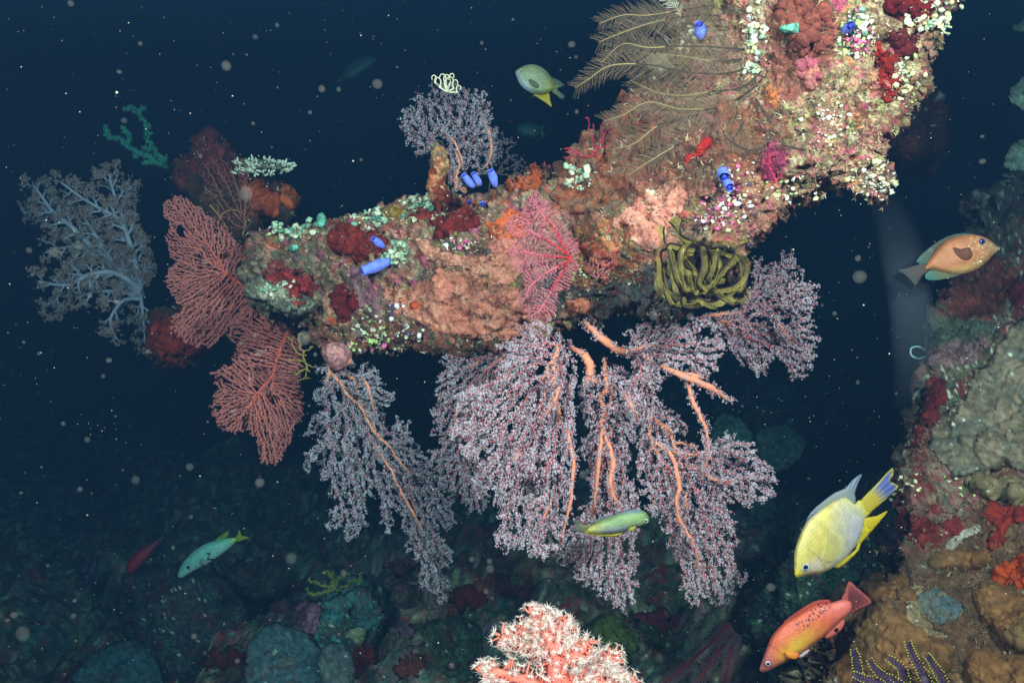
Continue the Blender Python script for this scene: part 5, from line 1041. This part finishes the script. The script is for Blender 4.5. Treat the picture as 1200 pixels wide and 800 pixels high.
# 1 yellow damselfish
def yellow():
    d = 0.95; A, B = (935, 672), (1010, 598); t = thing('damselfish', 'big yellow and lilac damselfish diving head down at the right', 'fish', P(970, 630, d), 'fish around the reef')
    body = [(933, 676), (931, 664), (931, 648), (936, 630), (946, 610), (960, 597), (976, 587), (992, 582), (1002, 588), (1008, 586), (1016, 600), (1014, 612), (1008, 630), (996, 648), (980, 662), (964, 671), (948, 673)]
    Y, Lc, Bl, Wh = lin((222, 206, 104)), lin((184, 182, 196)), lin((86, 140, 220)), lin((226, 222, 205))
    def cf(px, py, h, V):
        u, v = axisuv(px, py, A, B); c = mixc(np.tile(lin((208, 186, 98)), (len(px), 1)), Lc, (u-0.35)*1.6+(v-0.02)*2.0)
        c = mixc(c, Bl, (-v-0.30)*9); c = mixc(c, lin((206, 186, 120)), (-(v)-0.05)*1.8*(v < 0)*(u < .6)); c = mixc(c, Wh, (v-0.16)*9*(u < .75)); g = np.exp(-(((u-0.42)/.16)**2+((v-0.05)/.13)**2)); c = mixc(c, Y, g*0.5)
        c = mixc(c, lin((214, 188, 200)), np.exp(-(((u-.2)/.12)**2+((v-.08)/.08)**2))*.6); c = mixc(c, lin((238, 208, 60)), (0.05-u)*22); c = mixc(c, Y, (u-.88)*6)
        gl_ = np.exp(-((np.hypot((u-.02), (v-.02)*.8)-.27)/.010)**2)*(v > -.12); c = c*(1-.3*gl_)[:, None]; m_ = np.exp(-(((px-938)/3.5)**2+((py-674.5-.1*(px-938))/.9)**2)); c = c*(1-.5*m_)[:, None]
        return c*scales(px, py, A, B, 26, .28)[:, None]
    tl = (0.0006, 0.0)
    fish_part('body', body, d, 0.017, cf, M_FISH, t, step=.8, tilt=tl, c0=(970, 630))
    def fin(c1, c2, ctr, L): return lambda px, py, h, V: mixc(np.tile(lin(c1), (len(px), 1)), lin(c2), np.hypot(px-ctr[0], py-ctr[1])/L)*rays_(px, py, ctr, 14)[:, None]
    dk = d+0.0006*40
    fish_part('tail_fin', [(1004, 592), (1016, 578), (1030, 564), (1046, 547), (1047, 557), (1043, 564), (1054, 569), (1046, 578), (1033, 590), (1022, 599), (1016, 606), (1008, 603)], d+.024, 0.0016, lambda px, py, h, V: mixc(np.tile(lin((232, 205, 70)), (len(px), 1)), lin((120, 132, 200)), (np.hypot(px-1010, py-598)-22)/14*np.clip(h*2.2-.3, 0, 1))*rays_(px, py, (1005, 600), 12)[:, None], M_FIN, t, sm=2)
    fish_part('dorsal_fin', [(944, 612), (950, 600), (962, 589), (978, 577), (990, 572), (999, 562), (1011, 554), (1006, 566), (1002, 578), (1003, 590), (990, 590), (970, 600), (952, 612)], d+.012, 0.0016, fin((190, 186, 150), (150, 168, 196), (985, 600), 44), M_FIN, t, sm=2)
    fish_part('anal_fin', [(1010, 612), (1016, 606), (1028, 604), (1042, 597), (1034, 608), (1022, 622), (1010, 636), (1002, 642)], d+.022, 0.0014, fin((236, 210, 40), (246, 214, 20), (1005, 620), 40), M_FIN, t, sm=2)
    fish_part('pelvic_fin', [(976, 664), (988, 655), (1002, 644), (1008, 634), (1007, 644), (996, 656), (984, 665)], d+.010, 0.0014, fin((238, 212, 40), (240, 220, 60), (975, 665), 40), M_FIN, t, sm=2)
    fish_part('pectoral_fin', [(962, 652), (966, 634), (978, 624), (990, 630), (990, 644), (982, 654), (970, 658)], d-.0172, 0.0006, fin((212, 196, 110), (205, 196, 120), (962, 654), 36), mat('yellow_film', attr=True, rough=.7, spec=.1, alpha=.16), t)
    eye(t, 944, 664, d-.0255, 5.2, ringc=(196, 214, 236), pup=(16, 20, 54))
yellow()
# 2 red hogfish
def hogfish():
    d = 0.98; A, B = (892, 784), (988, 714); t = thing('hogfish', 'red and yellow hogfish with black speckles diving at the bottom right', 'fish', P(940, 745, d), 'fish around the reef')
    body = [(890, 784), (892, 776), (898, 760), (905, 744), (918, 730), (935, 719), (955, 708), (972, 706), (988, 702), (998, 706), (996, 718), (984, 728), (970, 742), (952, 756), (936, 768), (918, 777), (900, 786), (893, 787)]
    def cf(px, py, h, V):
        u, v = axisuv(px, py, A, B); c = mixc(np.tile(lin((222, 96, 66)), (len(px), 1)), lin((232, 176, 60)), np.exp(-(((u-0.42)/.24)**2+((v-0.02)/.085)**2))*1.0)
        c = mixc(c, lin((226, 110, 96)), (u-.75)*4); c = mixc(c, lin((184, 96, 92)), (0.22-u)*8); c = mixc(c, lin((205, 160, 150)), (v-.10)*16*(u < .5))
        q = np.stack([px, py, px*0], 1); f, i = worley(q, 0.34, 77); dots = (f < .36) & (np.abs(u-.72) < .2) & (v > -.22) & (v < -.02+.0*u) & (np.abs(v+.13+(u-.72)*.02) < .06); c = np.where(dots[:, None], lin((40, 20, 24)), c)
        k = np.exp(-(((px-929)/5)**2+((py-767)/2.4)**2)*1.2); c = mixc(c, lin((244, 176, 50)), k*1.2)
        gl_ = np.exp(-((np.hypot(u, (v-.02)*.8)-.25)/.008)**2); c = c*(1-.3*gl_)[:, None]; m_ = np.exp(-(((px-895)/4)**2+((py-784.5+.25*(px-895))/.8)**2)); c = c*(1-.5*m_)[:, None]
        return c*scales(px, py, A, B, 40, .28)[:, None]
    fish_part('body', body, d, 0.013, cf, M_FISH, t, step=.8)
    dot = lambda px, py, x, y, r: ((px-x)**2+(py-y)**2 < r*r)[:, None]
    fish_part('tail_fin', [(986, 702), (990, 694), (995, 680), (1004, 688), (1014, 696), (1022, 706), (1008, 713), (996, 720), (990, 718)], d+.004, .0014, lambda px, py, h, V: np.where(dot(px, py, 991, 704, 1.9), lin((20, 12, 16)), mixc(np.tile(lin((228, 112, 104)), (len(px), 1)), lin((150, 70, 76)), np.clip(h-.2, 0, 1)*1.4*(px > 994))*rays_(px, py, (980, 716), 34, .6)[:, None]), M_FIN, t, sm=2, step=.9)
    fish_part('dorsal_fin', [(914, 732), (926, 722), (940, 712), (954, 704), (966, 702), (974, 703), (972, 708), (956, 712), (936, 722)], d+.002, .0012, lambda px, py, h, V: np.tile(lin((206, 84, 66)), (len(px), 1))*rays_(px, py, (960, 740), 20, .3)[:, None], M_FIN, t, sm=2)
    fish_part('anal_fin', [(968, 742), (978, 734), (988, 724), (990, 730), (986, 738), (978, 744), (968, 748)], d+.002, .0012, lambda px, py, h, V: np.where(dot(px, py, 980, 738, 2.6) | dot(px, py, 982, 728, 1.6), lin((20, 10, 16)), np.tile(lin((228, 116, 100)), (len(px), 1))), M_FIN, t, sm=2, step=.9)
    fish_part('pelvic_fin', [(936, 768), (944, 762), (950, 760), (946, 766), (938, 771)], d, .001, lambda px, py, h, V: np.tile(lin((225, 200, 200)), (len(px), 1)), M_FIN, t, sm=2)
    fish_part('pectoral_fin', [(919, 763), (926, 764), (934, 764), (937, 768), (932, 772), (924, 770)], d-.0135, .001, lambda px, py, h, V: mixc(np.tile(lin((250, 176, 50)), (len(px), 1)), lin((240, 140, 70)), (px-922)/14), M_FIN, t, sm=2, step=.8)
    eye(t, 900, 777, d-.0095, 3.4, ringc=(230, 226, 236), pup=(12, 8, 16))
hogfish()
# 3..: smaller fish
def simple_fish(name, label, d, body, fins, cf, eyep, W=0.01, ring=(225, 232, 225), er=2.6, film=False):
    c = np.mean(body, 0); t = thing(name, label, 'fish', P(c[0], c[1], d), 'fish around the reef')
    fish_part('body', body, d, W, cf, M_FISH, t, step=1.0)
    for nm, poly, c1, c2, ctr, L in fins:
        fish_part(nm, poly, d+(0.001 if nm != 'pectoral_fin' else -W), 0.0013, lambda px, py, h, V, c1=c1, c2=c2, ctr=ctr, L=L: mixc(np.tile(lin(c1), (len(px), 1)), lin(c2), np.hypot(px-ctr[0], py-ctr[1])/L)*rays_(px, py, ctr, 14)[:, None], M_FIN, t, step=0.9, sm=2)
    if eyep: eye(t, eyep[0], eyep[1], d-W*eyep[2], er, ringc=ring)
    return t
def cf3(px, py, h, V):
    u, v = axisuv(px, py, (605, 86), (646, 108)); c = mixc(np.tile(lin((120, 132, 96)), (len(px), 1)), lin((170, 190, 205)), (v-.02)*5+(0.3-u)*2); c = mixc(c, lin((150, 150, 60)), (u-.7)*3); return c*scales(px, py, (605, 86), (646, 108), 22, .14)[:, None]
simple_fish('damselfish', 'small grey damselfish with yellow belly fin in the open water at the top', 1.25, [(604, 84), (610, 79), (618, 76), (628, 76), (638, 81), (645, 89), (649, 97), (650, 104), (645, 108), (638, 111), (628, 111), (618, 107), (610, 100), (606, 92)],
            [('tail_fin', [(644, 100), (650, 97), (658, 98), (663, 99), (656, 103), (653, 105), (662, 112), (659, 117), (652, 112), (646, 107)], (150, 160, 80), (90, 110, 110), (646, 104), 18), ('dorsal_fin', [(640, 84), (646, 90), (655, 94), (660, 98), (652, 99), (646, 98), (641, 92)], (110, 128, 110), (100, 120, 110), (642, 88), 16), ('anal_fin', [(624, 110), (634, 111), (643, 109), (645, 118), (647, 126), (640, 121), (632, 116)], (214, 190, 40), (230, 210, 40), (634, 110), 16), ('pectoral_fin', [(620, 93), (626, 95), (632, 101), (628, 103), (621, 98)], (130, 140, 110), (120, 130, 110), (620, 94), 12)], cf3, (611, 84, .5), W=.013, er=2.8)
def cf4(px, py, h, V):
    u, v = axisuv(px, py, (760, 610), (700, 616)); c = mixc(np.tile(lin((128, 150, 96)), (len(px), 1)), lin((140, 140, 150)), (v*-1-.02)*6+.25*(u > .4)); c = mixc(c, lin((110, 130, 190)), (v-.16)*8); c = mixc(c, lin((190, 176, 90)), (u-.8)*3); c = mixc(c, lin((200, 180, 150)), (0.28-u)*3*(py > 612)); return c*scales(px, py, (760, 610), (700, 616), 24, .12)[:, None]
simple_fish('damselfish', 'olive damselfish with yellow streaks swimming right before the hanging corals', 1.0, [(761, 609), (758, 601), (750, 597), (738, 597), (722, 602), (708, 608), (696, 614), (688, 620), (690, 624), (700, 626), (715, 626), (728, 624), (740, 620), (752, 616), (759, 613)],
            [('tail_fin', [(694, 615), (684, 614), (674, 610), (667, 608), (676, 616), (668, 621), (676, 623), (688, 624), (698, 622)], (170, 166, 80), (100, 104, 120), (696, 618), 28), ('anal_fin', [(680, 621), (692, 622), (708, 625), (730, 624), (722, 628), (704, 628), (690, 626)], (232, 210, 30), (240, 220, 40), (700, 624), 30), ('dorsal_fin', [(690, 613), (700, 608), (716, 603), (724, 600), (716, 606), (700, 613)], (140, 150, 120), (100, 120, 190), (700, 610), 26), ('pectoral_fin', [(738, 618), (746, 616), (742, 622), (736, 622)], (225, 215, 90), (225, 215, 90), (740, 618), 10)], cf4, (757, 610, .55), W=.010, er=3.0)
def cf5(px, py, h, V):
    u, v = axisuv(px, py, (1172, 290), (1082, 312)); c = mixc(np.tile(lin((196, 118, 74)), (len(px), 1)), lin((214, 176, 110)), (-v-.06)*5); c = mixc(c, lin((150, 140, 110)), (0.25-u)*2.4); q = np.stack([px, py, px*0], 1); f, i = worley(q, 0.5, 7); return np.where(((f < .28) & (u < .4))[:, None], lin((225, 205, 160)), c)
simple_fish('surgeonfish', 'orange brown surgeonfish with a blue eye swimming right at the right edge', 1.2, [(1173, 291), (1168, 288), (1160, 281), (1148, 276), (1132, 275), (1114, 279), (1100, 288), (1090, 303), (1085, 311), (1085, 316), (1094, 316), (1104, 319), (1122, 322), (1140, 318), (1154, 309), (1164, 299)],
            [('tail_fin', [(1088, 310), (1076, 310), (1062, 314), (1051, 316), (1060, 322), (1068, 330), (1074, 335), (1080, 324), (1089, 317)], (150, 120, 100), (100, 104, 110), (1088, 313), 36), ('dorsal_fin', [(1150, 277), (1130, 273), (1110, 277), (1090, 289), (1073, 306), (1086, 310), (1096, 296), (1112, 284), (1132, 280)], (170, 140, 100), (90, 150, 150), (1110, 300), 44), ('anal_fin', [(1090, 316), (1084, 326), (1094, 329), (1112, 326), (1130, 321), (1120, 318)], (190, 150, 90), (90, 170, 160), (1108, 312), 26), ('pectoral_fin', [(1136, 290), (1126, 292), (1117, 290), (1122, 300), (1132, 305), (1140, 300)], (176, 110, 80), (150, 96, 70), (1140, 296), 24)], cf5, (1151, 283, .8), W=.014, ring=(60, 80, 170), er=3.8)
def cf6(px, py, h, V):
    u, v = axisuv(px, py, (209, 674), (276, 632)); c = mixc(np.tile(lin((110, 176, 160)), (len(px), 1)), lin((190, 226, 226)), (v+.02)*9); st = (np.sin(v*120) > .2) & (v < .02); c = np.where(st[:, None], c*.8, c)
    c = mixc(c, lin((150, 190, 70)), (u-.85)*6); bar = (np.abs(u-.53+.03*np.sin(v*60)) < .018) & (v > -.06); return np.where(bar[:, None], lin((24, 30, 34)), c)
simple_fish('bream', 'turquoise silver bream with yellow tail and black bar at the lower left', 1.75, [(208, 675), (210, 666), (216, 656), (226, 646), (240, 637), (256, 632), (268, 630), (276, 630), (276, 635), (268, 643), (256, 652), (244, 660), (230, 667), (218, 674), (212, 677)],
            [('tail_fin', [(273, 632), (278, 626), (281, 618), (283, 627), (294, 629), (287, 632), (277, 635)], (170, 196, 50), (190, 206, 50), (274, 632), 18), ('dorsal_fin', [(250, 634), (258, 627), (268, 622), (266, 630), (256, 635)], (150, 180, 60), (160, 190, 60), (256, 632), 14), ('pectoral_fin', [(236, 654), (244, 657), (242, 662), (234, 660)], (160, 190, 180), (160, 190, 180), (236, 656), 10)], cf6, (221, 664, .6), W=.014, ring=(150, 170, 180), er=3.6)
def cf7(px, py, h, V): u, v = axisuv(px, py, (150, 670), (184, 634)); return mixc(np.tile(lin((170, 34, 40)), (len(px), 1)), lin((120, 40, 50)), u)
simple_fish('wrasse', 'dark red wrasse behind the turquoise bream', 2.15, [(148, 671), (148, 662), (154, 652), (164, 643), (176, 636), (184, 632), (186, 636), (180, 646), (172, 656), (162, 666), (152, 673)],
            [('tail_fin', [(182, 634), (188, 628), (193, 626), (190, 634), (186, 640)], (110, 70, 100), (110, 90, 130), (183, 635), 12), ('dorsal_fin', [(150, 660), (158, 648), (172, 637), (164, 646), (154, 658)], (110, 30, 40), (110, 30, 40), (160, 650), 12)], cf7, (153, 667, .5), W=.016, ring=(120, 60, 60), er=1.6)
def cf8(c1, c2): return lambda px, py, h, V: mixc(np.tile(lin(c1), (len(px), 1)), lin(c2), h)
simple_fish('damselfish', 'faint teal fish ghosting in the dark at the top left of centre', 2.9, [(400, 92), (402, 82), (412, 72), (426, 66), (438, 66), (442, 70), (434, 80), (420, 90), (408, 95)], [('tail_fin', [(400, 90), (394, 92), (396, 98), (404, 95)], (50, 90, 80), (50, 90, 80), (400, 92), 10)], cf8((50, 84, 74), (40, 72, 66)), None, W=.02)
simple_fish('damselfish', 'faint green fish ghosting above the crest right of centre', 2.3, [(606, 150), (614, 144), (624, 144), (634, 150), (632, 158), (620, 162), (610, 158)], [('tail_fin', [(630, 150), (640, 146), (636, 153), (640, 160), (631, 157)], (120, 150, 50), (120, 150, 50), (632, 153), 10)], cf8((50, 96, 86), (44, 86, 80)), (612, 150, .5), W=.014, er=1.5)
simple_fish('wrasse', 'faint plum coloured fish in the dark at the lower left', 2.6, [(96, 684), (98, 672), (104, 662), (112, 656), (114, 662), (112, 674), (106, 684), (100, 688)], [('tail_fin', [(110, 660), (114, 650), (118, 652), (115, 662)], (80, 50, 80), (80, 50, 80), (112, 658), 10)], cf8((90, 50, 84), (76, 46, 76)), None, W=.014)

# ------------------------------------------------------------------ marine snow and added backscatter discs
r_ = np.random.default_rng(99); n = 6500
px_ = r_.uniform(-60, 1260, n); py_ = r_.uniform(-40, 840, n); dz = 0.55+3.2*r_.uniform(0, 1, n)**1.3
c = P(px_, py_, dz); s = 0.00030*np.exp(r_.normal(0, .55, n))*dz**0.6
oc = np.array([[1, 0, 0], [-1, 0, 0], [0, 1, 0], [0, -1, 0], [0, 0, 1], [0, 0, -1]], float); V = (c[:, None]+oc[None]*s[:, None, None]).reshape(-1, 3)
of = np.array([[0, 2, 4], [2, 1, 4], [1, 3, 4], [3, 0, 4], [2, 0, 5], [1, 2, 5], [3, 1, 5], [0, 3, 5]]); F = (of[None]+(np.arange(n)*6)[:, None, None]).reshape(-1, 3)
snow = mesh_obj('marine_snow', V, F, mat('snow_speck', (160, 150, 138), rough=.8)); tag(snow, kind='stuff')
mg = bpy.data.materials.new('backscatter_film'); mg.use_nodes = True; t_ = mg.node_tree; b_ = t_.nodes['Principled BSDF']; b_.inputs['Base Color'].default_value = (.5, .48, .46, 1); b_.inputs['Roughness'].default_value = 1; b_.inputs['Specular IOR Level'].default_value = 0; b_.inputs['Alpha'].default_value = .035
Vs = []; 
k = 12; LV, LF = lathe([(math.sin(a)+1e-5, math.cos(a)) for a in np.linspace(0, math.pi, 9)], k)
for i in range(240):
    x, y, z = r_.uniform(0, 1200), r_.uniform(0, 800), r_.uniform(.6, 1.0); Vs.append((LV*np.array([1, r_.uniform(.8, 1.2), r_.uniform(.8, 1.2)])*min(8, 2.1*np.exp(r_.normal(0, .65)))*0.001*z+P(x, y, z), LF))
V, F = merge(Vs); tag(mesh_obj('backscatter_discs', V, F, mg), kind='stuff')  # translucent balls added to imitate out-of-focus discs of strobe backscatter

# ------------------------------------------------------------------ the water itself
bx = np.array([[x, y, z] for x in (-48, 48) for y in (-48, 48) for z in (-4.5, 2.6)], float)
bf = [[0, 1, 3, 2], [4, 6, 7, 5], [0, 4, 5, 1], [2, 3, 7, 6], [0, 2, 6, 4], [1, 5, 7, 3]]
mh = bpy.data.materials.new('sea_water'); mh.use_nodes = True; t_ = mh.node_tree; t_.nodes.remove(t_.nodes['Principled BSDF'])
pv = t_.nodes.new('ShaderNodeVolumePrincipled'); t_.links.new(pv.outputs[0], t_.nodes['Material Output'].inputs['Volume'])
pv.inputs['Color'].default_value = (0.012, 0.036, 0.078, 1); pv.inputs['Absorption Color'].default_value = (0.05, 0.46, 0.58, 1); pv.inputs['Density'].default_value = 0.40; pv.inputs['Anisotropy'].default_value = 0.1
hz = mesh_obj('haze', bx, bf, mh, smooth=False); tag(hz, kind='stuff')
print('zooids', NZ[0], 'objects', len(bpy.data.objects))
